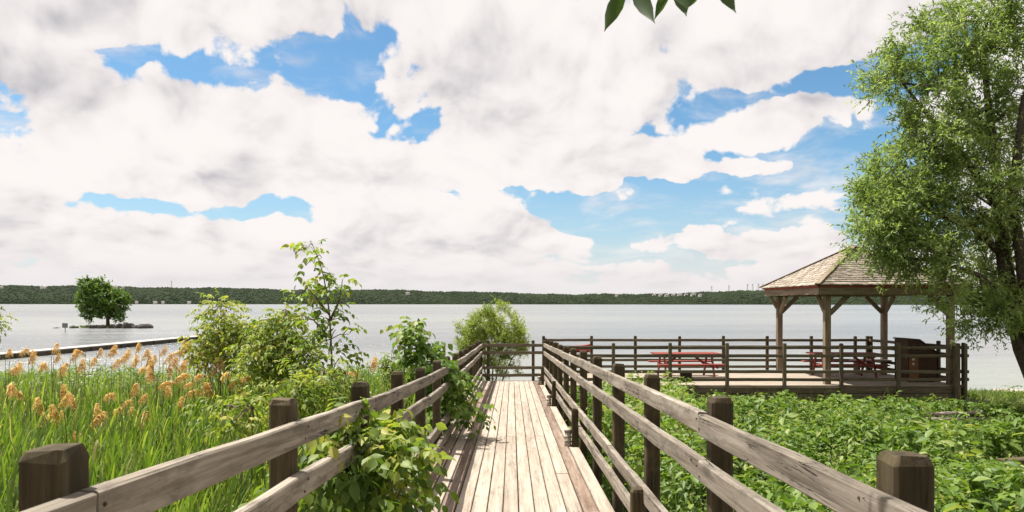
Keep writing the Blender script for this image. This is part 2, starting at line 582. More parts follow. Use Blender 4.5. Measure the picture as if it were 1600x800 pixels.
# ground
m, N, out = mat_new('ground_soil')
geo_ = N.n('ShaderNodeNewGeometry').outputs['Position']
nz = N.noise(geo_, 2.2, 7.0, .65)
soil = N.ramp(nz, [(.3, (.045, .042, .022)), (.5, (.095, .085, .045)), (.7, (.20, .17, .11))])
peb = N.ramp(N.noise(geo_, 16.0, 4.0, .7), [(.3, (.26, .22, .18)), (.5, (.46, .41, .35)), (.7, (.66, .60, .53))])
sz = N.n('ShaderNodeSeparateXYZ')
N.put(sz.inputs[0], geo_)
bz = N.m('ADD', sz.outputs[2], N.m('MULTIPLY_ADD', nz, .16, -.08))
c = N.mix(N.smooth(bz, -.98, -1.06), soil, peb)
principled(N, out, c, .95, .1, N.noise(geo_, 9.0, 6.0, .7), .8, .03)
M['ground'] = m

# shingles: colour per shingle from the vertex value
m, N, out = mat_new('cedar_shingle')
a_ = N.n('ShaderNodeAttribute', attribute_name='var').outputs['Fac']
tc = N.n('ShaderNodeTexCoord').outputs['Object']
c = N.ramp(a_, [(0, (.17, .138, .105)), (.5, (.36, .305, .245)), (1, (.54, .47, .385))])
c = N.mix(.5, c, N.ramp(N.noise(tc, 22.0, 5.0, .6), [(.3, (.14, .115, .088)), (.7, (.52, .45, .365))]))
principled(N, out, c, .9, .15, N.noise(tc, 40.0, 3.0), .4, .01)
M['shingle'] = m

# ------------------------------------------------------------------ timber pieces
_cache = {}


def beam_mesh(L, w, h, ch=0.006, seg=1, jit=0.0, variant=0):
    """bevelled timber of length L along local X, width w (local Y), height h (local Z), centred"""
    key = (round(L, 3), round(w, 3), round(h, 3), ch, seg, jit, variant)
    if key in _cache:
        return _cache[key]
    rr = random.Random(hash(key) & 0xffff)
    hw, hh = w / 2, h / 2
    prof = [(-hw + ch, -hh), (hw - ch, -hh), (hw, -hh + ch), (hw, hh - ch), (hw - ch, hh), (-hw + ch, hh), (-hw, hh - ch), (-hw, -hh + ch)]
    vs, fs = [], []
    for i in range(seg + 1):
        x = -L / 2 + L * i / seg
        dy, dz = (rr.uniform(-jit, jit), rr.uniform(-jit, jit)) if 0 < i < seg else (0, 0)
        for (y, z) in prof:
            vs.append((x + (rr.uniform(-jit, jit) if i in (0, seg) else 0), y + dy + rr.uniform(-jit, jit) * .5, z + dz + rr.uniform(-jit, jit) * .5))
    for i in range(seg):
        for k in range(8):
            a, b = i * 8 + k, i * 8 + (k + 1) % 8
            fs.append((a, b, b + 8, a + 8))
    fs.append(tuple(range(7, -1, -1)))
    fs.append(tuple(seg * 8 + k for k in range(8)))
    me = bpy.data.meshes.new('timber')
    me.from_pydata(vs, [], fs)
    me.update()
    bm = bmesh.new()
    bm.from_mesh(me)
    bmesh.ops.recalc_face_normals(bm, faces=bm.faces)
    bm.to_mesh(me)
    bm.free()
    _cache[key] = me
    return me


def timber(name, p0, p1, w, h, mat, parent=None, up=(0, 0, 1), ch=0.006, seg=1, jit=0.0, variant=None, q=0.02):
    """a squared timber from p0 to p1; w is measured across, h along 'up'"""
    p0, p1 = Vector(p0), Vector(p1)
    d = p1 - p0
    L = max(0.01, round(d.length / q) * q)
    d.normalize()
    upv = Vector(up)
    y = upv.cross(d)
    if y.length < 1e-4:
        y = Vector((0, 1, 0))
    y.normalize()
    z = d.cross(y)
    if variant is None:
        variant = random.randrange(4)
    key = (L, w, h, ch, seg, jit, variant)
    me = beam_mesh(*key)
    if len(me.materials) == 0:
        me.materials.append(None)
    o = bpy.data.objects.new(name, me)
    C.objects.link(o)
    o.material_slots[0].link = 'OBJECT'
    o.material_slots[0].material = mat
    rot = Matrix((d, y, z)).transposed()
    c = (p0 + p1) / 2
    o.rotation_euler = rot.to_euler()
    o.location = c
    if parent is not None:
        o.parent = parent
        o.location = c - root_of(parent)
    return o


_pm = {}


def post_mesh(h, w, variant, flat=False):
    """square post with a chamfered top; local X runs up so that the grain follows it"""
    key = (round(h, 2), w, variant, flat)
    if key in _pm:
        return _pm[key]
    rr = random.Random(hash(key) & 0xffff)
    hw, c = w / 2, 0.010
    def ring(x, s):
        a, b = hw * s, (hw - c) * s
        return [(x, -b, -a), (x, b, -a), (x, a, -b), (x, a, b), (x, b, a), (x, -b, a), (x, -a, b), (x, -a, -b)]
    vs = ring(0, 1) + ring(h - 0.022, 1) + ring(h, 0.80)
    vs = [(x + (rr.uniform(-.004, .004) if x > h - .03 else 0), y + rr.uniform(-.0015, .0015), z + rr.uniform(-.0015, .0015)) for x, y, z in vs]
    fs = []
    for i in range(2):
        for k in range(8):
            a, b = i * 8 + k, i * 8 + (k + 1) % 8
            fs.append((a, b, b + 8, a + 8))
    fs.append(tuple(range(7, -1, -1)))
    fs.append(tuple(16 + k for k in range(8)))
    me = bpy.data.meshes.new('post')
    me.from_pydata(vs, [], fs)
    bm = bmesh.new()
    bm.from_mesh(me)
    bmesh.ops.recalc_face_normals(bm, faces=bm.faces)
    bm.to_mesh(me)
    bm.free()
    me.materials.append(None)
    _pm[key] = me
    return me


def post(x, y, z0, z1, w, mat, parent, lean=0.004, rz=0.0, name='post'):
    h = round((z1 - z0) / 0.02) * 0.02
    me = post_mesh(h, w, random.randrange(4))
    o = bpy.data.objects.new(name, me)
    C.objects.link(o)
    o.material_slots[0].link = 'OBJECT'
    o.material_slots[0].material = mat
    o.rotation_euler = (random.uniform(-lean, lean) * 2 + rz, R(-90) + random.uniform(-lean, lean), 0)
    o.rotation_euler = Matrix(((0, 0, -1), (0, 1, 0), (1, 0, 0))).to_euler()
    m3 = Matrix.Rotation(rz, 3, 'Z') @ Matrix.Rotation(random.uniform(-lean, lean), 3, 'X') @ Matrix.Rotation(random.uniform(-lean, lean), 3, 'Y') @ Matrix(((0, 0, -1), (0, 1, 0), (1, 0, 0)))
    o.rotation_euler = m3.to_euler()
    loc = Vector((x, y, z1 - h))
    o.location = loc
    if parent is not None:
        o.parent = parent
        o.location = loc - root_of(parent)
    return o


# ------------------------------------------------------------------ setting: ground, water, far shore
WATER = -1.30


def shore_y(x):
    x = np.asarray(x, dtype=float)
    s = 32.5 - 3.6 / (1 + np.exp(-(x + 1.0) * 0.55))
    return s + 0.5 * np.sin(x * 0.7) * 0.4 + 0.25 * np.sin(x * 1.9 + 1)


def ground_z(x, y):
    x = np.asarray(x, dtype=float)
    y = np.asarray(y, dtype=float)
    t = shore_y(x) - y
    z = np.clip(WATER + t * 0.095, -2.6, -0.66)
    k = np.clip((2.5 - y) / 6.0, 0, 1)
    k = k * k * (3 - 2 * k)
    z = z + k * 1.30
    return z + 0.03 * np.sin(x * 2.1 + 0.6 * y) * np.sin(y * 1.7)


gx = np.linspace(-70, 50, 161)
gy = np.linspace(-14, 44, 117)
XX, YY = np.meshgrid(gx, gy)
ZZ = ground_z(XX, YY)
gv = np.stack([XX, YY, ZZ], -1).reshape(-1, 3)
ii = np.arange(len(gv)).reshape(len(gy), len(gx))
gf = np.stack([ii[:-1, :-1], ii[:-1, 1:], ii[1:, 1:], ii[1:, :-1]], -1).reshape(-1, 4)
tag(link('ground', np_mesh('ground', gv, gf, True), M['ground']), 'overgrown river bank sloping down to a pebble shore', kind='structure')

wv = np.array([(-9000, -60, WATER), (9000, -60, WATER), (9000, 9000, WATER), (-9000, 9000, WATER)], dtype=float)
tag(link('water', np_mesh('water', wv, np.array([[0, 1, 2, 3]])), M['water']), 'wide pale grey river rippled by wind', kind='structure')

# far shore: a wooded ridge across the river
TOPY = [(-700, 447), (0, 442.5), (200, 445.5), (400, 449), (560, 452.5), (600, 450), (700, 454), (900, 459), (1000, 459), (1100, 455), (1180, 453), (1300, 454), (1450, 457), (1700, 459), (2300, 459)]
tpx = np.array([a for a, b in TOPY], float)
tpy = np.array([b for a, b in TOPY], float)


def far_dist(px):
    return 3400 - (px / 1600.0) * 2000.0 * np.clip(1.0, 0, 1)


def far_depth(px):
    return np.clip(3400 - px / 1600.0 * 1900.0, 1300, 4200)


def ridge_h(px):
    top = np.interp(px, tpx, tpy) + .7 * np.sin(px * .031) + .5 * np.sin(px * .083 + 2) + .3 * np.sin(px * .21)
    return CAMZ + (HOR - top) / FPX * (far_depth(px) * 1.14)


cols = np.linspace(-650, 2250, 260)
prof = [(-.004, -.6), (0, .0), (.02, .35), (.05, .68), (.09, .90), (.14, 1.0), (.30, .92), (.6, .6)]
fv, ff = [], []
fr = np.random.default_rng(5)
for i, px in enumerate(cols):
    d0 = far_depth(px)
    hgt = ridge_h(px) - WATER
    for (s, k) in prof:
        Y = d0 * (1 + s)
        fv.append(((px - 800) / FPX * Y, Y, WATER + hgt * 0.90 * k))
nP = len(prof)
for i in range(len(cols) - 1):
    for k in range(nP - 1):
        a = i * nP + k
        ff.append((a, a + nP, a + nP + 1, a + 1))
fv = np.array(fv)
tag(link('far_hills', np_mesh('far_hills', fv, np.array(ff), True, np.full(len(fv), .35)), M['far']), 'long low wooded hills on the far shore', kind='structure')

# crowns of the far forest, too many to count
ico_v = np.array([(1, 0, 0), (0, 1, 0), (-1, 0, 0), (0, -1, 0), (0, 0, 1.0), (0, 0, -.6)], float)
ico_f = np.array([(0, 1, 4), (1, 2, 4), (2, 3, 4), (3, 0, 4), (1, 0, 5), (2, 1, 5), (3, 2, 5), (0, 3, 5)])
NB = 30000
bpx = fr.uniform(-500, 2100, NB)
bs = fr.uniform(0, 1, NB) ** 1.3 * 0.16
bd = far_depth(bpx) * (1 + bs)
bk = np.interp(bs, [p[0] for p in prof], [p[1] for p in prof])
bz = WATER + (ridge_h(bpx) - WATER) * 0.90 * bk
size = fr.uniform(2.2, 5.6, NB) * (0.55 + far_depth(bpx) / 4200.0)
pos = np.stack([(bpx - 800) / FPX * bd, bd, bz - size * .25], -1)
sc3 = np.stack([size * fr.uniform(.9, 1.5, NB), size * fr.uniform(.8, 1.3, NB), size * fr.uniform(.6, 1.1, NB)], -1)
jit = 1 + fr.uniform(-.28, .28, (NB, len(ico_v), 1))
bv = (ico_v[None] * jit * sc3[:, None] + pos[:, None]).reshape(-1, 3)
bf = (ico_f[None] + (np.arange(NB) * len(ico_v))[:, None, None]).reshape(-1, 3)
bvar = np.clip(fr.normal(.42, .10, NB) + 0.16 * np.sin(bpx * .02) * np.cos(bs * 40) + 0.12 * np.sin(bpx * .071 + 1 + bs * 60) + 1.6 * (bs - .06), 0, 1)
tag(link('far_woodland', np_mesh('far_woodland', bv, bf, True, np.repeat(bvar, len(ico_v))), M['far']),
    'dense dark green woodland covering the far shore hills', 'woodland', kind='stuff')


def far_house(px, py, wpx, hpx, label, group):
    """a small house on the far hillside: its ground spot is found on the slope"""
    d0 = float(far_depth(px))
    best = None
    for s in np.linspace(0.002, .14, 60):
        k = np.interp(s, [p[0] for p in prof], [p[1] for p in prof])
        z = WATER + (float(ridge_h(px)) - WATER) * .90 * k
        Y = d0 * (1 + s)
        e = abs(HOR - (z - CAMZ) / Y * FPX - py - hpx * 0.5)
        if best is None or e < best[0]:
            best = (e, Y, z)
    _, Y, z = best
    Y -= 14
    X = (px - 800) / FPX * Y
    w, h = wpx / FPX * Y, hpx / FPX * Y
    h *= 1.3
    r = empty('far_house', (X, Y, z))
    tag(r, label, 'house', group)
    b = MB()
    b.box(-w / 2, w / 2, -5, 5, -4, h * .7)
    b.build('wall', M['house_wall'], r, (X, Y, z))
    b = MB()
    b.prism([(-5.6, h * .7), (5.6, h * .7), (0, h * 1.15)], 0, -w / 2 - .6, w / 2 + .6)
    b.build('roof', M['house_roof'], r, (X, Y, z))
    n = max(2, int(w / 6))
    for i in range(n):
        b = MB()
        x = -w / 2 + w * (i + .5) / n
        b.box(x - 1, x + 1, -5.15, -5.0, h * .2, h * .45)
        b.build('window', M['glass'], r, (X, Y, z))
    return r


HG = 'small pale houses on the far shore'
ORD = ['first', 'second', 'third', 'fourth', 'fifth', 'sixth', 'seventh', 'eighth', 'ninth', 'tenth', 'eleventh']
for hi_, (px, py, w_, h_) in enumerate([(1022, 461.5, 5, 2), (1032, 461.5, 5, 2.2), (1042, 461.5, 6, 2.2), (1052, 461.7, 5, 2), (1062, 461, 6, 2.2), (1072, 461, 5, 2), (1083, 461, 7, 2.4), (1094, 461.5, 4, 2)]):
    far_house(px, py, w_, h_, ORD[hi_] + ' tiny pale house from the left in the far hill row', 'row of far hill houses')
far_house(963, 463, 4, 2.2, 'lone white house on the hill left of the far row', HG)
far_house(637, 458.5, 6, 2, 'pale low house among trees above mid river', HG)
far_house(2, 449, 6, 2.2, 'pale house on the ridge at the far left', HG)
far_house(68, 450, 9, 2.4, 'long pale building on the ridge left of the island tree', HG)
far_house(180, 450, 9, 3, 'large pale block on the ridge behind the island tree', HG)
far_house(192, 449.5, 4, 2.4, 'small bright house beside the large block on the ridge', HG)
for hi_, (px, w_) in enumerate([(214, 4), (243, 6), (255, 4), (296, 5)]):
    far_house(px, 472.2, w_, 1.8, ORD[hi_] + ' tiny shoreline house right of the islet tree, across the river', 'far shoreline houses')

for i, px in enumerate([1112, 1139, 1168, 1176, 1185, 1192, 1199, 268]):
    d = float(far_depth(px)) * 1.13
    X = (px - 800) / FPX * d
    z0 = float(ridge_h(px)) - 8
    ph = 26 if i != 7 else 34
    b = MB()
    for sx in (-1, 1):
        for sy in (-1, 1):
            b.tube([(sx * 2.2, sy * 2.2, 0), (sx * .35, sy * .35, ph)], [.32, .22], 4)
    for k in range(4):
        zz = ph * (k + .5) / 4.5
        q = 2.2 - 1.85 * zz / ph
        b.tube([(-q, -q, zz), (q, -q, zz + ph * .1)], .16, 3)
    r = empty('transmission_pylon', (X, d, z0))
    tag(r, ORD[i] + ' thin pylon from the left on the ridge beside the gazebo roof' if i != 7 else 'lone thin mast on the far ridge at left', 'pylon', 'pylons on the far ridge' if i != 7 else None)
    b.build('tower', M['pylon'], r, (X, d, z0))
    b = MB()
    for zz in (ph * .72, ph * .9):
        b.box(-4.2, 4.2, -.25, .25, zz, zz + .45)
    b.build('crossarm', M['pylon'], r, (X, d, z0))

# ------------------------------------------------------------------ boardwalk
def deck_z(y):
    return 0.705 * (1 - min(y, 21.0) / 21.0)


walk = tag(empty('boardwalk', (0, -3, 0)), 'sloping weathered plank boardwalk running down to the river platform', kind='structure')
NBD = 13
XL, XR = -0.905, 0.885
pit = (XR - XL) / NBD
for i in range(NBD):
    x = XL + pit * (i + .5)
    y = -3.0
    first = True
    while y < 20.98:
        L = random.choice([4.8, 6.0, 7.2]) if not first else random.uniform(1.2, 4.2)
        first = False
        y1 = min(21.0, y + L)
        if 21.0 - y1 < 0.8:
            y1 = 21.0
        dz = random.uniform(-.002, .003)
        mt = M['deck']
        if (i in (0, 1, 2) and random.random() < .55) or (i in (10, 11) and random.random() < .85):
            mt = M['deck_brown']
        timber('plank', (x, y + .003, deck_z(y) - .019 + dz), (x + random.uniform(-.002, .002), y1 - .003, deck_z(y1) - .019 + dz), pit - .0085, .038, mt, walk, ch=.004, q=.002, variant=0)
        y = y1
for y in np.arange(-2.6, 21, 0.8):
    timber('joist', (XL, y, deck_z(y) - .105), (XR, y, deck_z(y) - .105), .05, .12, M['dark_wood'], walk)
for x in (-.80, .80):
    timber('stringer', (x, -2.9, deck_z(-2.9) - .26), (x, 20.95, deck_z(20.95) - .26), .06, .18, M['dark_wood'], walk)
for y in np.arange(-2.2, 21, 2.4):
    for x in (-.80, .80):
        gz = float(ground_z(x, y)) - .2
        if deck_z(y) - .35 > gz:
            timber('support', (x, y, gz), (x, y, deck_z(y) - .35), .12, .12, M['dark_wood'], walk, up=(0, 1, 0))

# ------------------------------------------------------------------ fences
LK = [(-3, 2.06), (0, 1.98), (1.5, 1.883), (2.93, 1.792), (4.46, 1.69), (7.57, 1.515), (12.5, 1.315), (17, 1.185), (21, 1.09)]


def rail_left(y):
    return float(np.interp(y, [a for a, b in LK], [b for a, b in LK]))


def rail_right(y):
    return 1.885 - 0.0362 * y


LEVELS = (0.0, -0.222, -0.665, -0.885)      # rail tops below the top rail
RH, RT, PW = 0.098, 0.045, 0.098


b = MB()
b.tube([(0, 0, -.004), (0, 0, .004), (0, 0, .006)], [.0048, .0048, .0025], 8)
BOLT = b.mesh('bolt')
BOLT.materials.append(M['rust'])


def fence(name, label, cat, pts, ztop, side, mat_r, mat_p, foot, group, rh=RH, pw=PW, double=1, over=0.0, stubs=None, bolts=False):
    """pts: post spots (x,y) along the run; side: +1/-1 which side of the line the rails sit; ztop(i): top of the top rail at post i"""
    r = empty(name, (pts[0][0], pts[0][1], foot))
    tag(r, label, cat, group)
    n = len(pts)
    for i, (x, y) in enumerate(pts):
        a = pts[min(i + 1, n - 1)]
        b = pts[max(i - 1, 0)]
        ang = math.atan2(a[1] - b[1], a[0] - b[0])
        gz = min(foot, float(ground_z(x, y)) - .15)
        post(x, y, gz, ztop(i) + .09 + random.uniform(-.012, .012), pw, mat_p, r, rz=ang + random.uniform(-.04, .04))
    for li, lv in enumerate(LEVELS):
        i = 0
        step0 = random.choice((1, 2)) if double > 1 else 1
        while i < n - 1:
            j = min(n - 1, i + (step0 if i == 0 else double))
            p, q_ = Vector((*pts[i], ztop(i) + lv - rh / 2)), Vector((*pts[j], ztop(j) + lv - rh / 2))
            d = (q_ - p)
            d.z = 0
            d.normalize()
            nrm = Vector((-d.y, d.x, 0)) * side
            off = nrm * (pw / 2 + RT / 2 + .001)
            e0 = d * (-pw / 2 - over if i == 0 else .002)
            e1 = d * (pw / 2 + over if j == n - 1 else -.002)
            jz = random.uniform(-.006, .006)
            # rails follow the posts of a run: a piece over two bays is laid on its end heights
            timber('rail', p + off + e0 + Vector((0, 0, jz)), q_ + off + e1 + Vector((0, 0, random.uniform(-.006, .006))), RT, rh, mat_r, r,
                   ch=.005, seg=6, jit=.0038, q=.002)
            i = j
    for i, (x, y) in enumerate(pts):
        if bolts and 1.0 < y < 9.5:
            a = pts[min(i + 1, n - 1)]
            b = pts[max(i - 1, 0)]
            d = Vector((a[0] - b[0], a[1] - b[1], 0)).normalized()
            nrm = Vector((-d.y, d.x, 0)) * side
            for lv in LEVELS[:3]:
                for s_ in (-.020, .020):
                    c_ = Vector((x, y, ztop(i) + lv - rh / 2 + s_)) + nrm * (pw / 2 + RT + .001) + d * (s_ * 1.2)
                    o = bpy.data.objects.new('bolt', BOLT)
                    C.objects.link(o)
                    o.rotation_euler = nrm.to_track_quat('Z', 'Y').to_euler()
                    o.parent = r
                    o.location = c_ - root_of(r)
    if stubs:
        for (x, y, z0, z1) in stubs:
            post(x, y, z0, z1, .085, mat_p, r, lean=.01, name='stub_post')
    return r


left_y = [1.48 + 1.5 * k for k in range(-1, 14)]
left_y[-1] = 20.95
fence('boardwalk_fence', 'weathered four-rail timber fence along the left edge of the boardwalk', 'fence',
      [(-.958, y) for y in left_y], lambda i: rail_left(left_y[i]), -1, M['rail'], M['post'], -.7, 'boardwalk side fences', double=2, bolts=True)
right_y = [1.76 + 1.575 * k for k in range(-1, 12)]
right_y[-1] = 19.62
stubs = [(.835, y, deck_z(y) - .02, deck_z(y) + .50) for y in (4.75, 9.4, 14.2, 19.4)]
# stub posts stand just inside the lower rails, at the deck edge
fence('boardwalk_fence', 'weathered four-rail timber fence along the right edge of the boardwalk', 'fence',
      [(.968, y) for y in right_y], lambda i: rail_right(right_y[i]), 1, M['rail'], M['post'], -.7, 'boardwalk side fences', double=2, stubs=stubs, bolts=True)
fence('end_fence', 'dark four-rail fence closing the far end of the boardwalk', 'fence',
      [(-.92, 21.06), (-.70, 21.06), (.63, 21.06), (.96, 21.06)], lambda i: 1.09, -1, M['pfence'], M['post'], -.7, None, rh=.088, pw=.09)

PF, PB = 19.80, 23.85          # front and back edge of the platform
front_x = [1.30 + 1.59 * k for k in range(8)]
front_x = [1.25] + [958 / FPX * 0 + (958 - 800 + 89.2 * k) / FPX * 19.7 for k in range(7)] + [12.36, 12.55]
fence('platform_front_fence', 'dark timber rail fence along the landward side of the gazebo platform', 'fence',
      [(x, PF - .10) for x in front_x], lambda i: 1.09, 1, M['pfence'], M['pfence'], -.42, 'platform fences', rh=.088, pw=.09, double=2, over=.10)
back_x = [1.06] + [(924.5 - 800 + 68.6 * k) / FPX * 23.9 for k in range(7)] + [11.95]
fence('platform_back_fence', 'dark timber rail fence along the river side of the gazebo platform', 'fence',
      [(x, PB + .06) for x in back_x], lambda i: 1.09, -1, M['pfence'], M['post'], -.42, 'platform fences', rh=.088, pw=.09, double=2)
fence('platform_end_fence', 'short timber rail fence at the right end of the platform beside the gazebo', 'fence',
      [(12.04, PB), (12.25, 22.3), (12.45, 20.75), (12.62, 19.86)], lambda i: 1.09, -1, M['pfence'], M['post'], -.42, 'platform fences', rh=.088, pw=.09)
fence('platform_corner_fence', 'short fence run joining the boardwalk end to the river side fence', 'fence',
      [(1.06, 21.3), (1.06, 22.6), (1.06, 23.75)], lambda i: 1.09, -1, M['pfence'], M['post'], -.42, 'platform fences', rh=.088, pw=.09)

for k, y in enumerate((4.75, 9.4, 14.2, 19.4)):
    z = deck_z(y)
    lx, ly = .742, y + .03
    r = empty('deck_light', (lx, ly, z))
    tag(r, ['pale round bollard light at the deck edge nearest the camera', 'pale round bollard light at the deck edge, second from the camera',
            'pale round bollard light at the deck edge, third from the camera', 'pale round bollard light at the deck edge by the platform'][k], 'light', 'bollard lights along the boardwalk')
    b = MB()
    b.tube([(0, 0, .002), (0, 0, .04), (0, 0, .20)], [.050, .043, .043], 14)
    b.build('body', M['pale'], r, (lx, ly, z), True)
    for zz in (.05, .11, .18):
        b = MB()
        b.tube([(0, 0, zz), (0, 0, zz + .018)], .0485, 14)
        b.build('band', M['metal'], r, (lx, ly, z))
    b = MB()
    b.tube([(0, 0, .201), (0, 0, .222), (0, 0, .235)], [.052, .045, .02], 14)
    b.build('cap', M['pale'], r, (lx, ly, z), True)

# ------------------------------------------------------------------ gazebo platform
plat = tag(empty('platform', (6.7, 21.8, -.4)), 'raised timber deck carrying the gazebo beside the river', kind='structure')
y = PF + .005
k = 0
while y < PB:
    xr = 12.62 - (y - PF) / (PB - PF) * .56
    x = .90
    first = True
    while x < xr - .01:
        L = (random.uniform(1.5, 4.0) if first else 4.2)
        first = False
        x1 = min(xr, x + L)
        if xr - x1 < .6:
            x1 = xr
        timber('plank', (x + .002, y + .069, -.019), (x1 - .002, y + .069, -.019), .134, .038, M['deck'], plat, ch=.004, q=.002, variant=0)
        x = x1
    y += .1445
for z in (-.13, -.315):
    for (xa, xb) in ((.92, 4.8), (4.81, 8.7), (8.71, 12.58)):
        timber('fascia_board', (xa, PF - .022, z), (xb, PF - .022, z), .04, .17, M['pfence'], plat, q=.002)
for z in (-.13, -.315):
    timber('fascia_board', (.92, PB + .02 - .06, z), (12.0, PB + .02 - .06, z), .04, .17, M['dark_wood'], plat, q=.002)
    timber('fascia_board', (12.60, PF, z), (12.05, PB - .07, z), .04, .17, M['dark_wood'], plat, q=.002)
for x in np.arange(1.4, 12.4, 1.55):
    for yy in (PF + .35, 21.8, PB - .3):
        timber('support', (x, yy, -1.5), (x, yy, -.42), .16, .16, M['dark_wood'], plat, up=(0, 1, 0))
for yy in (PF + .35, 21.8, PB - .3):
    timber('joist', (.95, yy, -.24), (12.0, yy, -.24), .08, .36, M['dark_wood'], plat)

# ------------------------------------------------------------------ gazebo
GX0, GX1, GY0, GY1 = 8.88, 12.36, 20.05, 23.62
gz = tag(empty('gazebo', ((GX0 + GX1) / 2, (GY0 + GY1) / 2, 0)), 'square timber gazebo with shingled hip roof on the platform', 'gazebo')
CW = .17
BZ0, BZ1 = 2.50, 2.74
for (x, y) in ((GX0, GY0), (GX1, GY0), (GX0, GY1), (GX1, GY1)):
    timber('column', (x, y, 0.001), (x, y, BZ0 - .002), CW, CW, M['gaz'], gz, up=(0, 1, 0), ch=.012, seg=4, jit=.002)
OV = .36
# beams on the columns
bw = .14
for y in (GY0, GY1):
    timber('beam', (GX0 - .22, y, 2.56), (GX1 + .22, y, 2.56), bw, .12, M['gaz'], gz)
for x in (GX0, GX1):
    timber('beam', (x, GY0 - .22, 2.68), (x, GY1 + .22, 2.68), bw, .11, M['gaz'], gz)
for (x, y) in ((GX0, GY0), (GX1, GY0), (GX0, GY1), (GX1, GY1)):
    sx = 1 if x == GX0 else -1
    sy = 1 if y == GY0 else -1
    timber('brace', (x + sx * .07, y, 1.98), (x + sx * .60, y, 2.50), .09, .12, M['gaz'], gz)
    timber('brace', (x, y + sy * .07, 1.98), (x, y + sy * .60, 2.50), .09, .12, M['gaz'], gz)
    if sx > 0:
        timber('brace', (x - sx * .07, y, 2.12), (x - sx * .30, y, 2.50), .08, .10, M['gaz'], gz)
# eave fascia: plain board, red trim above it
ex0, ex1, ey0, ey1 = GX0 - OV, GX1 + OV, GY0 - OV, GY1 + OV
for (a, b) in (((ex0, ey0), (ex1, ey0)), ((ex1, ey1), (ex0, ey1)), ((ex0, ey1), (ex0, ey0)), ((ex1, ey0), (ex1, ey1))):
    a3, b3 = Vector((*a, 0)), Vector((*b, 0))
    d = (b3 - a3).normalized()
    nrm = Vector((d.y, -d.x, 0))
    shift = d * .02
    timber('fascia', a3 + Vector((0, 0, 2.625)) + nrm * .0 + shift, b3 + Vector((0, 0, 2.625)) - shift, .04, .20, M['gaz'], gz)
    timber('trim', a3 + Vector((0, 0, 2.765)) + nrm * .03 + shift * .4, b3 + Vector((0, 0, 2.765)) + nrm * .03 - shift * .4, .045, .072, M['fascia_red'], gz)
APZ = 4.02
cx, cy = (GX0 + GX1) / 2 - .12, (GY0 + GY1) / 2
rx0, rx1, ry0, ry1 = ex0 - .09, ex1 + .09, ey0 - .09, ey1 + .09
EZ = 2.80
roof_v = [(rx0, ry0, EZ), (rx1, ry0, EZ), (rx1, ry1, EZ), (rx0, ry1, EZ), (cx, cy, APZ),
          (rx0 + .05, ry0 + .05, EZ - .035), (rx1 - .05, ry0 + .05, EZ - .035), (rx1 - .05, ry1 - .05, EZ - .035), (rx0 + .05, ry1 - .05, EZ - .035), (cx, cy, APZ - .10)]
b = MB()
b.add(roof_v, [(0, 1, 4), (1, 2, 4), (2, 3, 4), (3, 0, 4), (6, 5, 9), (7, 6, 9), (8, 7, 9), (5, 8, 9), (0, 5, 6, 1), (1, 6, 7, 2), (2, 7, 8, 3), (3, 8, 5, 0)])
roof = b.build('roof', M['dark_wood'], gz)
corner = [Vector(v) for v in roof_v[:5]]
for f in range(4):
    A, B, P = corner[f], corner[(f + 1) % 4], corner[4]
    u = (B - A).normalized()
    foot_ = A + u * (P - A).dot(u)
    vdir = (P - foot_)
    S = vdir.length
    vdir.normalize()
    nn = u.cross(vdir)
    E = (B - A).length
    up_ = (P - A).dot(u)
    vs, fs, va = [], [], []
    expo = .135
    nc = int(S / expo)
    for c_ in range(nc):
        v0 = c_ * expo - (.03 if c_ == 0 else 0)
        v1 = v0 + expo * 1.25
        tm = (c_ + .4) * expo / S
        lo, hi = up_ * tm, E - (E - up_) * tm
        t2 = min(1.0, v1 / S)
        lo2, hi2 = up_ * t2, E - (E - up_) * t2
        uu = lo
        while uu < hi - .02:
            wd = min(random.uniform(.09, .21), hi - uu)
            u0, u1 = uu + .003, uu + wd - .003
            lift = random.uniform(.016, .034)
            vj = v0 + random.uniform(-.016, .016)
            w0, w1 = max(u0, min(lo2, hi2)), min(u1, max(lo2, hi2))
            if w1 < w0:
                w0 = w1 = (w0 + w1) / 2
            base = len(vs)
            for (q, v, h) in ((u0, vj, lift), (u1, vj, lift + random.uniform(-.006, .006)), (w1, min(v1, S), .006), (w0, min(v1, S), .006), (u0, vj, 0), (u1, vj, 0)):
                vs.append(A + u * q + vdir * v + nn * h)
                va.append(0)
            rv = random.random()
            va[-6:] = [rv] * 6
            fs += [(base, base + 1, base + 2), (base, base + 2, base + 3), (base + 4, base + 5, base + 1), (base + 4, base + 1, base)]
            uu += wd
    o = link('shingle_field', np_mesh('shingle_field', np.array([v[:] for v in vs]), np.array(fs), False, np.array(va)), M['shingle'], roof)
    o['kind'] = 'stuff'
for f in range(4):
    A, P = corner[f], corner[4]
    d = (P - A).normalized()
    timber('hip_cap', A - d * .03 + Vector((0, 0, .035)), P + Vector((0, 0, .035)), .15, .03, M['gaz'], roof, seg=6, jit=.004)


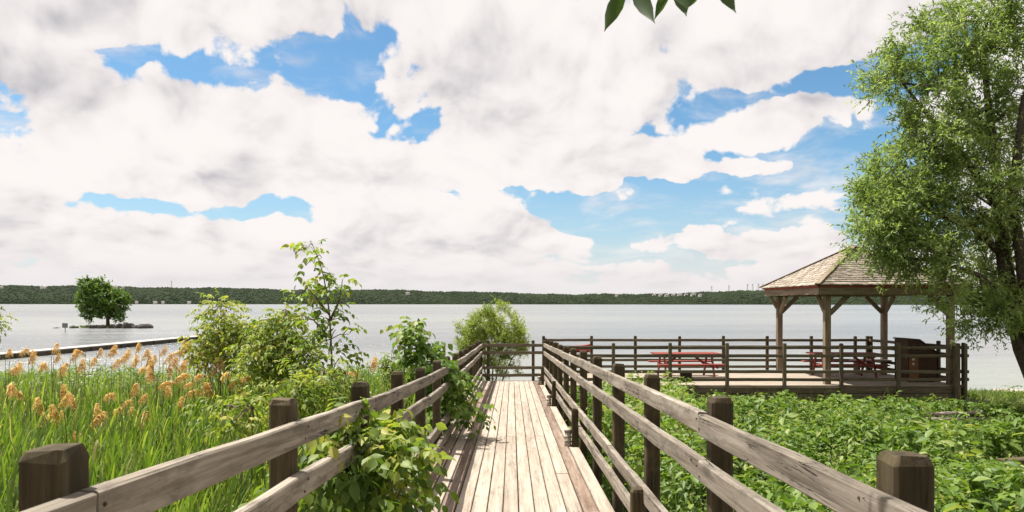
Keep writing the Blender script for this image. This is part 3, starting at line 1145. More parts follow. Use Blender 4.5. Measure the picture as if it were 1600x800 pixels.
# ------------------------------------------------------------------ picnic tables, bin box, bench
def picnic_table(x0, y0, L, label, group, mat, rz=0.0):
    r = empty('picnic_table', (x0, y0, 0), rz)
    tag(r, label, 'table', group)

    def T(name, a, b_, w, h, up=(0, 0, 1)):
        # built in the table's own space, then hung under the rotated root
        o = timber(name, a, b_, w, h, mat, None, up, ch=.005)
        o.parent = r
        return o
    hl = L / 2
    for k in range(5):
        yy = -.30 + .15 * k
        T('top_board', (-hl, yy, .735), (hl, yy, .735), .14, .038)
    for s in (-1, 1):
        for k in range(2):
            yy = s * (.60 + .145 * k)
            T('bench_board', (-hl, yy, .44), (hl, yy, .44), .135, .038)
    for ex in (-hl + .28, hl - .28):
        for s in (-1, 1):
            T('leg', (ex, s * .56, .0), (ex, s * .24, .715), .045, .09, (0, 1, 0))
        T('bench_support', (ex + .046, -.74, .372), (ex + .046, .74, .372), .04, .09)
        T('top_support', (ex + .046, -.33, .668), (ex + .046, .33, .668), .04, .09)
        sgn = 1 if ex < 0 else -1
        T('brace', (ex + sgn * .07, 0, .36), (ex + sgn * .52, 0, .70), .045, .07)
    return r


picnic_table(5.36, 21.95, 2.02, 'red picnic table on the open deck left of the gazebo', 'red picnic tables', M['red'], R(1.5))
picnic_table(10.22, 21.9, 2.05, 'red picnic table standing under the gazebo roof', 'red picnic tables', M['red'], R(-4))

bx_, by_ = 11.90, 20.98
r = empty('waste_bin_box', (bx_, by_, 0))
tag(r, 'dark brown sloped-lid waste bin box under the gazebo right side', 'bin')
b = MB()
b.prism([(-.42, .03), (.42, .03), (.42, .84), (-.10, 1.20), (-.42, 1.22)], 1, -.36, .36)
b.build('body', M['bin'], r, (bx_, by_, 0))
b = MB()
b.prism([(-.45, 1.225), (-.095, 1.205), (.45, .825), (.45, .865), (-.085, 1.245), (-.45, 1.265)], 1, -.39, .39)
b.build('lid', M['bin'], r, (bx_, by_, 0))
for s in (0,):
    b = MB()
    b.box(-.38, -.12, -.372, -.361, .10, .80)
    b.build('door', M['bin_door'], r, (bx_, by_, 0))
for xa in (-.38, -.19):
    b = MB()
    b.tube([(xa + .05, -.374, 1.0), (xa + .05, -.3605, 1.0)], .075, 14)
    b.build('opening', M['black'], r, (bx_, by_, 0))
for z in (.63, .50):
    b = MB()
    b.box(-.30, -.24, -.380, -.373, z, z + .055)
    b.build('sticker', M['white'], r, (bx_, by_, 0))
for xa in (-.36, .34):
    for ya in (-.30, .30):
        b = MB()
        b.box(xa - .04, xa + .04, ya - .04, ya + .04, 0.001, .03)
        b.build('foot', M['bin'], r, (bx_, by_, 0))

r = empty('bench', (11.55, 22.9, 0))
tag(r, 'pale plank bench at the back right corner of the gazebo', 'bench')
for k in range(3):
    timber('seat_board', (10.95, 22.72 + .14 * k, .45), (12.1, 22.72 + .14 * k, .45), .13, .04, M['deck'], r)
for x in (11.1, 11.95):
    timber('leg', (x, 22.86, .002), (x, 22.86, .428), .30, .06, M['pfence'], r, up=(1, 0, 0))

r = empty('junction_box', (4.86, PF - .02, .06))
tag(r, 'small dark box fixed between the lower rails of the platform fence', 'box')
b = MB()
b.box(-.16, .16, .0, .10, .10, .36)
b.build('case', M['dark_wood'], r, (4.86, PF + .02, -.03))
b = MB()
b.box(-.175, .175, -.012, .112, .361, .385)
b.build('lid', M['metal'], r, (4.86, PF + .02, -.03))

# timber steps and loose boards on the bank to the right
def tim_thing(name, label, cat, pieces, mat, group=None):
    p0 = pieces[0][1]
    r = empty(name, (p0[0], p0[1], p0[2]))
    tag(r, label, cat, group)
    for (nm, a, b_, w, h) in pieces:
        timber(nm, a, b_, w, h, mat, r, ch=.012, seg=5, jit=.006)
    return r


tim_thing('timber_step', 'dark heavy timber step below the right corner of the platform', 'step',
          [('tread', (11.3, 19.2, -.44), (13.1, 19.3, -.44), .34, .12), ('tread', (11.4, 18.85, -.60), (13.0, 18.95, -.60), .34, .12),
           ('riser', (11.3, 19.05, -.65), (13.1, 19.15, -.65), .05, .28)], M['dark_wood'])
tim_thing('loose_boards', 'weathered boards lying among the weeds before the platform corner', 'boards',
          [('board', (9.75, 16.6, -.30), (11.0, 16.7, -.28), .22, .05), ('board', (9.45, 16.2, -.36), (11.15, 16.25, -.36), .20, .05),
           ('bearer', (9.8, 16.45, -.48), (11.0, 16.45, -.48), .12, .16)], M['rail'])
tim_thing('old_timber', 'grey old timber beam half buried in weeds at right edge', 'beam',
          [('beam', (7.9, 11.5, -.34), (9.9, 12.0, -.32), .22, .18)], M['post'])
r = empty('iron_stake', (10.2, 16.0, -.6))
tag(r, 'thin rusty iron stake beside the weathered loose boards', 'stake')
b = MB()
b.tube([(0, 0, -.1), (0, 0, .52)], .014, 8)
b.build('rod', M['rust'], r, (10.2, 16.0, -.6))
b = MB()
b.tube([(0, 0, .52), (0, 0, .56)], .03, 8)
b.build('head', M['rust'], r, (10.2, 16.0, -.6))

# ------------------------------------------------------------------ on the river: jetty, island, sign, boat
jt = tag(empty('jetty', (-33, 46, WATER)), 'long low pale concrete jetty reaching out into the river at left', 'jetty')
jp = [(-34.6, 31.0), (-33.6, 40.0), (-32.6, 49.0), (-31.9, 58.0), (-31.2, 70.5)]
for i in range(len(jp) - 1):
    a, b_ = Vector((*jp[i], 0)), Vector((*jp[i + 1], 0))
    d = (b_ - a).normalized()
    nrm = Vector((d.y, -d.x, 0))
    n = 4
    for k in range(n):
        p, q_ = a.lerp(b_, k / n), a.lerp(b_, (k + 1) / n)
        p, q_ = p + d * .012, q_ - d * .012
        timber('slab', p + Vector((0, 0, -.965)), q_ + Vector((0, 0, -.965)), 1.25, .07, M['concrete'], jt, ch=.02)
    for s in (1, -1):
        for z in (-1.085, -1.26):
            timber('side_timber', a + nrm * s * .55 + d * .01 + Vector((0, 0, z)), b_ + nrm * s * .55 - d * .01 + Vector((0, 0, z)), .12, .16, M['jetty_side'], jt, seg=4, jit=.02)
    for k in range(5):
        p = a.lerp(b_, (k + .5) / 5) + nrm * .68
        timber('pile', p + Vector((0, 0, -1.9)), p + Vector((0, 0, -1.0)), .13, .13, M['jetty_side'], jt, up=(0, 1, 0))

tim_thing('shore_timber', 'long grey timber edging the shore behind the reeds at left', 'beam',
          [('beam', (-24.5, 31.6, -1.12), (-19.4, 32.3, -1.12), .30, .26), ('plank', (-24.0, 32.1, -.96), (-19.0, 32.7, -.96), .36, .07)], M['rail'])
tim_thing('shore_timber', 'short grey timber on the shore right of the long one', 'beam',
          [('beam', (-18.6, 31.9, -1.16), (-17.0, 32.3, -1.16), .28, .2)], M['rail'])

isl = []
nr, na = 6, 36
for i in range(nr + 1):
    f_ = i / nr
    for k in range(na):
        a = 2 * math.pi * k / na
        w_ = 1 + .12 * math.sin(3 * a) + .08 * math.sin(7 * a + 1)
        isl.append((-60.0 + 5.4 * f_ * w_ * math.cos(a), 104.5 + 2.6 * f_ * w_ * math.sin(a), WATER + .26 - .46 * f_ ** 1.7))
fs = [(i * na + k, i * na + (k + 1) % na, (i + 1) * na + (k + 1) % na, (i + 1) * na + k) for i in range(nr) for k in range(na)]
tag(link('islet', np_mesh('islet', np.array(isl), np.array(fs), True), M['ground']), 'low islet just above the water at left', kind='structure')


def rock_mesh(seed, n=2):
    rr = np.random.default_rng(seed)
    bm = bmesh.new()
    bmesh.ops.create_icosphere(bm, subdivisions=n, radius=1.0)
    for v in bm.verts:
        k = 1 + .22 * math.sin(3.1 * v.co.x + seed) * math.cos(2.7 * v.co.y + seed * 2) + rr.uniform(-.10, .10)
        v.co = v.co * k
        v.co.z = max(v.co.z, -.5)
    me = bpy.data.meshes.new('rock')
    bm.to_mesh(me)
    bm.free()
    return me


ORD = ['first', 'second', 'third', 'fourth', 'fifth', 'sixth', 'seventh', 'eighth', 'ninth', 'tenth', 'eleventh']
ISL_ROCKS = [(115, 514, .55, .25), (151, 513.5, .9, .30), (158, 513, .6, .28), (178, 511, .55, .35), (186, 511, .7, .42), (198, 508, .75, .55),
             (206, 508, .7, .48), (213, 509.5, .65, .35), (226, 510, .95, .42), (233, 510, .9, .42), (88, 516, .35, .1)]
for i, (px, py, sx, sz_) in enumerate(ISL_ROCKS):
    p = at(px, py, 103.0 - i % 3 * .5)
    me = rock_mesh(i + 1)
    o = link('islet_rock', me, M['rock'], None, (p[0], p[1], WATER - .05 + sz_ * .3))
    o.scale = (sx * 1.15, .6, sz_ * 1.35)
    o.rotation_euler = (0, 0, i * .9)
    tag(o, ORD[i] + ' dark rock from the left on the islet shore' if i != 10 else 'tiny flat rock left of the water sign', 'rock', 'rocks round the islet' if i != 10 else None)

sp = (at(102, 519, 88)[0], 88.0, WATER)
r = tag(empty('water_sign', sp), 'small grey square sign on a post standing in the water', 'sign')
b = MB()
b.tube([(0, 0, -.8), (0, 0, 1.1)], .05, 6)
b.build('post', M['metal'], r, sp)
b = MB()
b.box(-.34, .34, -.08, -.05, .55, 1.13)
b.build('board', M['metal'], r, sp)

# small red boat moored behind the river side fence
bpos = (at(892, 548, 52.5)[0], 52.5, WATER)
r = tag(empty('rowing_boat', bpos), 'small red boat afloat beyond the river side fence', 'boat')
st = [(-1.35, .42, .50), (-.9, .52, .44), (0, .56, .42), (.8, .42, .46), (1.25, .20, .54), (1.45, .03, .60)]
vs, fs = [], []
for (x, w_, h_) in st:
    vs += [(x, -w_, h_), (x, -w_ * .85, .12), (x, 0, -.10), (x, w_ * .85, .12), (x, w_, h_), (x, w_ * .86, h_ - .01), (x, 0, .06), (x, -w_ * .86, h_ - .01)]
for i in range(len(st) - 1):
    for k in range(8):
        a_, b_ = i * 8 + k, i * 8 + (k + 1) % 8
        fs.append((a_, b_, b_ + 8, a_ + 8))
fs += [tuple(range(8)), tuple(40 + k for k in range(8))]
b = MB()
b.add(vs, fs)
b.build('hull', M['boat'], r, bpos)
for x in (-.7, .35):
    b = MB()
    b.box(x - .12, x + .12, -.44, .44, .30, .335)
    b.build('seat', M['rail'], r, bpos)
b = MB()
b.box(-1.38, -1.34, -.43, .43, .10, .52)
b.build('transom', M['white'], r, bpos)

# ------------------------------------------------------------------ vegetation tools
def unit(a):
    return a / np.maximum(np.linalg.norm(a, axis=-1, keepdims=True), 1e-9)


LEAF2 = (np.array([(0, 0, 0), (.42, -.5, .07), (1, 0, -.10), (.42, .5, .07)]), np.array([(0, 1, 2), (0, 2, 3)]))
LEAF6 = (np.array([(0, 0, 0), (.22, -.40, .06), (.58, -.44, .05), (1, 0, -.20), (.58, .44, .05), (.22, .40, .06), (.45, 0, -.03)]),
         np.array([(0, 1, 6), (1, 2, 6), (2, 3, 6), (3, 4, 6), (4, 5, 6), (5, 0, 6)]))
LEAF10 = (np.array([(0, 0, 0), (.12, -.22, .03), (.32, -.47, .06), (.60, -.40, .03), (.82, -.17, -.05), (1.0, 0, -.16), (.82, .17, -.05), (.60, .40, .03), (.32, .47, .06), (.12, .22, .03), (.32, 0, -.02), (.60, 0, -.05)]),
          np.array([(0, 1, 10), (1, 2, 10), (2, 3, 11), (2, 11, 10), (3, 4, 11), (4, 5, 11), (5, 6, 11), (6, 7, 11), (7, 8, 10), (7, 10, 11), (8, 9, 10), (9, 0, 10)]))


def leaves(P, D, Nn, L, Wd, var, tmpl, r):
    """arrays: P base, D direction, Nn rough normal; returns verts, faces, var"""
    D = unit(D)
    S = unit(np.cross(D, Nn))
    U = np.cross(S, D)
    tv, tf = tmpl
    L = L[:, None, None]
    Wd = Wd[:, None, None]
    v = P[:, None] + D[:, None] * (tv[None, :, 0:1] * L) + S[:, None] * (tv[None, :, 1:2] * Wd) + U[:, None] * (tv[None, :, 2:3] * L)
    n = len(P)
    f = tf[None] + (np.arange(n) * len(tv))[:, None, None]
    return v.reshape(-1, 3), f.reshape(-1, tf.shape[1]), np.repeat(var, len(tv))


def blades(B, D, L, Wd, droop, var, K=4, side=None):
    """curved grass or reed blades; D initial direction, droop pulls the tip down"""
    n = len(B)
    D = unit(D)
    t = np.linspace(0, 1, K + 1)
    c = B[:, None] + D[:, None] * (L[:, None] * t)[:, :, None]
    c[:, :, 2] -= (droop * L)[:, None] * t ** 2.2
    hz = D.copy()
    if side is None:
        a = rng.uniform(0, 2 * np.pi, n)
        side = np.stack([np.cos(a), np.sin(a), np.zeros(n)], -1)
    side = unit(side)
    wt = np.sin(np.pi * (0.16 + 0.84 * (1 - t) * 0.55)) * np.minimum(1, (1 - t) * 3.0 + .02)
    w = (Wd / 2)[:, None] * wt
    a_ = c - side[:, None] * w[:, :, None]
    b_ = c + side[:, None] * w[:, :, None]
    v = np.stack([a_, b_], 2).reshape(n, -1, 3)
    f = np.array([(2 * k, 2 * k + 1, 2 * k + 3, 2 * k + 2) for k in range(K)])
    F = f[None] + (np.arange(n) * 2 * (K + 1))[:, None, None]
    return v.reshape(-1, 3), F.reshape(-1, 4), np.repeat(var, 2 * (K + 1))


def merge(parts):
    vs, fs, va = [], {}, []
    b = 0
    for (v, f, a) in parts:
        vs.append(v)
        va.append(a)
        fs.setdefault(f.shape[1], []).append(f + b)
        b += len(v)
    return np.concatenate(vs), [np.concatenate(x) for x in fs.values()], np.concatenate(va)


def leaf_obj(name, parts, mat, parent=None):
    v, f, a = merge(parts)
    return link(name, np_mesh(name, v, f, False, a), mat, parent)


def in_ells(ells, n, r, power=2.2):
    w = np.array([e[6] for e in ells], float)
    idx = r.choice(len(ells), n, p=w / w.sum())
    e = np.array([e[:6] for e in ells])[idx]
    d = unit(r.normal(size=(n, 3)))
    k = r.uniform(0, 1, n) ** (1 / power)
    return e[:, :3] + d * k[:, None] * e[:, 3:6], d


def make_tree(name, label, cat, base, trunks, ells, nclump, ntwig, nleaf, tw_len, lsize, lratio, lmat, seed, bark, tip=.006, tmpl=LEAF2,
              droop=-.15, group=None, up=.25, vbias=.45, expo=.46, twig_r=.0025, vclump=.16, spread=.55, tint_h=0.0):
    """trunks: list of polylines [(x,y,z,r)...]; clump points in the crown are wired to the nearest limb; twigs carry the leaves"""
    r = np.random.default_rng(seed)
    root = tag(empty(name, base), label, cat, group)
    cl, outd = in_ells(ells, nclump, r)
    nodes = []          # (pos, parent)
    rad0 = {}
    for tr in trunks:
        prev = -1
        for (x, y, z, rr) in tr:
            nodes.append((np.array((x, y, z), float), prev))
            rad0[len(nodes) - 1] = rr
            prev = len(nodes) - 1
    NT0 = len(nodes)
    arr = [n_[0] for n_ in nodes]
    P = np.zeros((NT0 + nclump * 4 + 4, 3))
    P[:NT0] = arr
    par = [n_[1] for n_ in nodes] + [0] * (nclump * 4)
    cnt = NT0
    trunk_c = P[:NT0]
    order = np.argsort(np.min(np.linalg.norm(cl[:, None] - trunk_c[None], axis=2), axis=1))
    tips = []
    for i in order:
        c = cl[i]
        dv = c - P[:cnt]
        dist = np.linalg.norm(dv, axis=1)
        cost = dist + 0.55 * np.maximum(0, P[:cnt, 2] - c[2])
        k = int(np.argmin(cost))
        a = P[k].copy()
        m_ = 3 if dist[k] > tw_len * 1.5 else 1
        prev = k
        bend = r.normal(size=3) * dist[k] * .07 + np.array((0, 0, dist[k] * .06))
        for s in range(1, m_ + 1):
            t = s / m_
            P[cnt] = a + (c - a) * t + bend * math.sin(math.pi * t)
            par[cnt] = prev
            prev = cnt
            cnt += 1
        tips.append(prev)
    load = np.zeros(cnt)
    for t in tips:
        load[t] += 1
    for i in range(cnt - 1, -1, -1):
        if par[i] >= 0 and i >= NT0:
            load[par[i]] += load[i]
    # trunk polylines keep their drawn radius
    rad = tip * np.maximum(load, 1) ** expo
    for i, v in rad0.items():
        rad[i] = v
    b = MB()
    k0 = 0
    for tr in trunks:
        b.tube([t[:3] for t in tr], [t[3] for t in tr], 10)
    # limbs as edges grouped in chains
    for i in range(NT0, cnt):
        p = par[i]
        rp = min(rad[p], rad[i] * 1.5)
        b.tube([P[p], P[i]], [rp, rad[i]], 5 if rad[i] > .012 else 3, cap=False)
    # twigs
    nt = nclump * ntwig
    ci = np.repeat(np.arange(nclump), ntwig)
    td = unit(r.normal(size=(nt, 3)) * spread + outd[ci] * .55 + np.array((0, 0, up)))
    tl = tw_len * r.uniform(.55, 1.2, nt)
    tb = cl[ci] + r.normal(size=(nt, 3)) * tw_len * .18
    if twig_r > 0:
        s1 = unit(np.cross(td, r.normal(size=(nt, 3)))) * twig_r
        s2 = np.cross(td, s1)
        tip_p = tb + td * tl[:, None]
        tip_p[:, 2] += droop * tl * .5
        v = np.stack([tb + s1, tb - s1 * .5 + s2 * .87, tb - s1 * .5 - s2 * .87, tip_p], 1).reshape(-1, 3)
        f = (np.array([(0, 1, 3), (1, 2, 3), (2, 0, 3)])[None] + (np.arange(nt) * 4)[:, None, None]).reshape(-1, 3)
    tm = b.mesh('trunk', True)
    link('trunk', tm, bark, root)
    if twig_r > 0:
        link('twigs', np_mesh('twigs', v, f), bark, root)['kind'] = 'stuff'
    nl = nt * nleaf
    li = np.repeat(np.arange(nt), nleaf)
    t = np.tile(np.linspace(.12, 1.0, nleaf), nt) + r.uniform(-.06, .06, nl)
    lp = tb[li] + td[li] * (tl[li] * t)[:, None]
    lp[:, 2] += droop * tl[li] * .5 * t ** 2
    ld = td[li] * .55 + r.normal(size=(nl, 3)) * .62 + np.array((0, 0, droop))
    ln = unit(r.normal(size=(nl, 3)) * .75 + np.array((0, 0, 1.0)))
    L = lsize * r.uniform(.6, 1.25, nl)
    var = np.clip(vbias + r.normal(size=nclump)[ci][li] * vclump + r.normal(size=nl) * .17 + .22 * (t - .5) + tint_h * (lp[:, 2] - base[2]), 0, 1)
    o = leaf_obj('crown', [leaves(lp, ld, ln, L, L * lratio, var, tmpl, r)], lmat, root)
    return root


def E(px, py, rx, ry, Y, ydep, w=1.0):
    """crown ellipsoid around a point seen at a pixel, sizes in pixels at depth Y"""
    p = at(px, py, Y)
    s = Y / FPX
    return (p[0], p[1], p[2], rx * s, ydep, ry * s, w)


def gz_(x, y):
    return float(ground_z(x, y))


# ------------------------------------------------------------------ big willow at right
TY = 17.0
def tp(px, py, r_, dy=0.0):
    p = at(px, py, TY + dy)
    return (p[0], p[1], p[2], r_)


bx0 = at(1640, 640, TY)
trunks = [[(bx0[0], TY, -.9, .26), tp(1622, 600, .23), tp(1598, 545, .20), tp(1580, 470, .175, .1), tp(1568, 400, .16, .1), tp(1562, 330, .14, .2), tp(1556, 260, .11, .3), tp(1545, 170, .08, .3), tp(1535, 80, .05, .2)],
          [tp(1598, 545, .16), tp(1602, 470, .15, -.2), tp(1596, 400, .13, -.3), tp(1580, 320, .11, -.5), tp(1590, 240, .09, -.6), tp(1600, 150, .06, -.6)],
          [tp(1568, 400, .10, .1), tp(1520, 355, .075, -.2), tp(1450, 330, .05, -.4), tp(1390, 320, .03, -.5)],
          [tp(1562, 330, .10, .2), tp(1510, 250, .07, .3), tp(1450, 180, .045, .3), tp(1410, 130, .025, .2)],
          [tp(1580, 470, .08, .1), tp(1530, 430, .06, -.4), tp(1470, 410, .04, -.6), tp(1400, 400, .025, -.8)]]
ells = [E(1440, 125, 75, 60, TY, 1.2, 1.1), E(1530, 60, 90, 75, TY, 1.7, 1.5), E(1440, 235, 62, 55, TY, 1.3, 1.0), E(1545, 190, 85, 90, TY, 2.0, 1.6),
        E(1400, 308, 62, 56, TY - .2, 1.3, 1.25), E(1490, 320, 80, 70, TY, 1.7, 1.6), E(1380, 362, 46, 36, TY - .5, .9, .8), E(1452, 398, 52, 36, TY - .7, 1.0, .7),
        E(1530, 420, 66, 50, TY + .5, 1.0, .7), E(1600, 330, 70, 110, TY + 1.2, 1.4, .8), E(1412, 418, 26, 24, TY - .8, .6, .18), E(1462, 458, 26, 24, TY - .8, .6, .18),
        E(1545, 490, 48, 36, TY - .3, .9, .7), E(1610, 120, 80, 120, TY, 2.0, 1.3), E(1690, 300, 100, 200, TY, 2.2, 1.3), E(1500, 0, 35, 40, TY, .8, .3), E(1580, -20, 60, 50, TY, 1.2, .6)]
make_tree('willow_tree', 'large light green willow tree leaning over the gazebo at right', 'tree', (bx0[0], TY, -.7), trunks, ells, 520, 15, 13,
          .55, .115, .32, M['willow'], 3, M['bark'], tip=.0075, droop=-.22, vbias=.48)

# round willow bush behind the end fence
BY = 26.6
b0 = at(768, 590, BY)
g0 = gz_(b0[0], BY)
tr = [[(b0[0] + dx * .3, BY, g0 - .1, .03), (b0[0] + dx, BY + dy, g0 + 1.1, .022), (b0[0] + dx * 1.9, BY + dy * 1.6, g0 + 2.0, .012)] for dx, dy in ((-.35, .2), (.3, -.2), (.05, .3), (-.7, -.1), (.75, .1))]
make_tree('willow_bush', 'round light green willow bush behind the end fence of the boardwalk', 'bush', (b0[0], BY, g0), tr,
          [E(768, 535, 52, 50, BY, 1.15, 2.2), E(742, 525, 30, 30, BY, .8, .8), E(797, 530, 30, 34, BY, .8, .9), E(770, 500, 36, 24, BY, .8, .9), E(770, 575, 46, 20, BY, 1.0, .5)],
          180, 14, 13, .34, .085, .30, M['bush'], 8, M['bark'], tip=.003, droop=-.02, up=.55, vbias=.55)

# islet tree
IY = 104.5
b0 = at(169, 513, IY)
tr = [[(b0[0], IY, WATER, .28), tuple(at(168, 495, IY)) + (.22,), tuple(at(163, 475, IY)) + (.16,), tuple(at(158, 455, IY)) + (.09,)],
      [tuple(at(169, 500, IY)) + (.16,), tuple(at(180, 482, IY)) + (.11,), tuple(at(188, 470, IY)) + (.06,)]]
make_tree('islet_tree', 'dark green broadleaf tree alone on the islet at left', 'tree', (b0[0], IY, WATER), tr,
          [E(148, 447, 21, 13, IY, 1.6, 1.1), E(140, 466, 21, 16, IY, 1.8, 1.2), E(165, 465, 19, 18, IY, 1.8, 1.1), E(186, 472, 15, 17, IY, 1.4, .9), E(142, 488, 14, 10, IY, 1.4, .45), E(186, 490, 12, 9, IY, 1.2, .4), E(164, 486, 16, 12, IY, 1.6, .7)],
          215, 9, 8, .62, .32, .55, M['island'], 12, M['bark'], tip=.012, droop=-.1, vbias=.45)
ir = np.random.default_rng(31)
n = 420
ip = np.stack([b0[0] - .8 + np.clip(ir.normal(size=n), -2, 2) * 1.9, 104 + ir.uniform(-1.6, 1.4, n), np.full(n, WATER + .08)], -1)
v = blades(ip, np.stack([ir.normal(size=n) * .35, ir.normal(size=n) * .35, np.ones(n)], -1), ir.uniform(.25, .65, n), ir.uniform(.08, .16, n), ir.uniform(0, .5, n), ir.uniform(.1, .9, n), 2)
tag(leaf_obj('islet_grass', [v], M['grass']), 'green grass and low plants fringing the islet', 'grass', kind='stuff')

# ------------------------------------------------------------------ weeds to the right of the boardwalk
def hfield(x, y):
    return (np.sin(x * 1.3 + .5 * y) * np.sin(y * 1.1 - .3 * x + 1) + .6 * np.sin(x * 2.7 + 2) * np.sin(y * 2.3 + .4))


def scatter(n, x0, x1, y0, y1, keep, r):
    out = []
    while sum(len(o) for o in out) < n:
        p = np.stack([r.uniform(x0, x1, n), r.uniform(y0, y1, n)], -1)
        out.append(p[keep(p[:, 0], p[:, 1])])
    return np.concatenate(out)[:n]


def in_view(x, y, m=300):
    px = 800 + x / y * FPX
    return (px > -m) & (px < 1600 + m)


def cap(P, h):
    k = np.clip((P[:, 0] - 3.2) / 1.2, 0, 1)
    px = 800 + P[:, 0] / P[:, 1] * FPX
    zmax = CAMZ - (.112 + .018 * k) * P[:, 1] + np.minimum(wr.uniform(-.55, .32, len(P)), .14)
    # the loose boards, the step and the old timber lie open to the path
    zmax = np.where((px > 1435) & (px < 1548) & (P[:, 1] < 16.7), np.minimum(zmax, CAMZ - .163 * P[:, 1]), zmax)
    zmax = np.where((px > 1515) & (P[:, 1] < 11.9), np.minimum(zmax, CAMZ - .222 * P[:, 1]), zmax)
    return np.clip(np.minimum(h, zmax - ground_z(P[:, 0], P[:, 1]) - .04), .10, None)


def weeds(P, hgt, nl, lsize, ratio, r, tmpl, vb=.5, spread=.16, sv=.13, capped=True):
    """leafy weed plants: P spots, hgt heights"""
    n = len(P)
    if P[0, 0] > 0 and capped:
        hgt = cap(P, hgt)
    gzv = ground_z(P[:, 0], P[:, 1])
    i = np.repeat(np.arange(n), nl)
    m = n * nl
    t = r.uniform(.12, 1.0, m) ** .6
    a = r.uniform(0, 2 * np.pi, m)
    lean = r.normal(size=(n, 2)) * .16
    c = np.stack([P[i, 0] + lean[i, 0] * t * hgt[i], P[i, 1] + lean[i, 1] * t * hgt[i], gzv[i] + hgt[i] * t], -1)
    out = np.stack([np.cos(a), np.sin(a), r.uniform(-.95, .55, m)], -1)
    c[:, :2] += out[:, :2] * (spread * r.uniform(.1, 1, m) * (1.15 - .55 * t))[:, None]
    nn = unit(np.stack([np.cos(a) * .25, np.sin(a) * .25, np.ones(m)], -1) + r.normal(size=(m, 3)) * .55)
    ps = r.uniform(.75, 1.3, n)
    L = lsize * ps[i] * r.uniform(.45, 1.3, m)
    var = np.clip(vb + r.normal(size=n)[i] * sv + r.normal(size=m) * .13 + .20 * (t - .6), 0, 1)
    lv = leaves(c, out, nn, L, L * ratio, var, tmpl, r)
    # stems
    k = r.uniform(0, 2 * np.pi, n)
    B = np.stack([P[:, 0], P[:, 1], gzv - .03], -1)
    D = np.stack([lean[:, 0], lean[:, 1], np.ones(n)], -1)
    sv_ = blades(B, D, hgt * 1.0, np.full(n, .012), np.zeros(n), np.full(n, .55), 2)
    return [lv, sv_]


wr = np.random.default_rng(77)
free_right = lambda x, y: (x > 1.12) & in_view(x, y) & ~((x > 9.3) & (x < 11.2) & (y > 15.3) & (y < 16.9)) & ~((x > 7.5) & (x < 9.7) & (y > 11.0) & (y < 12.1)) & ((y < 19.55) | (x > 13.0)) & ~((x > 12.4) & (y > 16.2))
parts = []
# nettle-like mid weeds, near and far; low in the shade at the platform edge
def rise(P):
    edge = np.clip((P[:, 1] - 15.0) / 4.0, 0, 1) * np.clip((P[:, 0] - 4.5) / 3.0, 0, 1)
    return (1 + .30 * np.clip((9 - P[:, 1]) / 6, 0, 1)) * (1 - .62 * edge)


def clump(x, y):
    """0 in the gaps between weed clumps, up to 1 on them"""
    c_ = .5 + .30 * np.sin(x * 1.9 + .7 * np.sin(y * 1.3)) * np.sin(y * 1.6 + .5 * x) + .28 * np.sin(x * 3.7 + 1.3 * y) * np.sin(y * 3.1 - x)
    return np.clip(c_, 0, 1)


P = scatter(2700, 1.12, 19.0, 2.2, 19.5, lambda x, y: free_right(x, y) & (clump(x, y) > wr.uniform(.22, .68, len(x))), wr)
h = np.clip(.22 + .82 * clump(P[:, 0], P[:, 1]) + wr.normal(size=len(P)) * .12, .2, 1.3) * rise(P)
parts += weeds(P, h, 22, .112, .50, wr, LEAF6, .46, .17, .19)
# broader leaved plants in patches
P = scatter(640, 1.2, 19.0, 2.2, 19.3, lambda x, y: free_right(x, y) & (np.sin(x * .9 + 1) * np.sin(y * .7 + .3) > -.1) & (clump(x, y) > .45), wr)
h = np.clip(.40 + .75 * clump(P[:, 0], P[:, 1]) + wr.normal(size=len(P)) * .14, .3, 1.35) * rise(P)
parts += weeds(P, h, 18, .17, .56, wr, LEAF10, .58, .22, .17)
# a few tall shoots that stand above the rest
P = scatter(150, 1.3, 15.0, 4.0, 18.5, lambda x, y: free_right(x, y) & (clump(x, y) > .5), wr)
h = wr.uniform(.9, 1.35, len(P)) * rise(P)
parts += weeds(P, h, 26, .10, .42, wr, LEAF6, .72, .13, .15)
# taller growth close to the right fence
P = scatter(170, 1.25, 4.6, 6.0, 18.8, lambda x, y: free_right(x, y) & (800 + x / y * FPX > 955) & (800 + x / y * FPX < 1100), wr)
h = CAMZ - (wr.uniform(.090, .130, len(P)) + .04 * np.clip((P[:, 0] / P[:, 1] - .2) / .07, 0, 1)) * P[:, 1] - ground_z(P[:, 0], P[:, 1])
parts += weeds(P, np.clip(h, .3, 1.7), 34, .10, .48, wr, LEAF6, .66, .17, .15, capped=False)
# fine small leaved fill
P = scatter(1800, 1.12, 19, 3.0, 24, free_right, wr)
h = np.clip(.46 + .16 * hfield(P[:, 0] + 3, P[:, 1]) + wr.normal(size=len(P)) * .10, .15, .9) * rise(P)
parts += weeds(P, h, 20, .065, .5, wr, LEAF2, .66, .14)
tag(leaf_obj('weed_patch', parts, M['weed']), 'dense leafy green weeds filling the bank right of the boardwalk', 'weeds', kind='stuff')

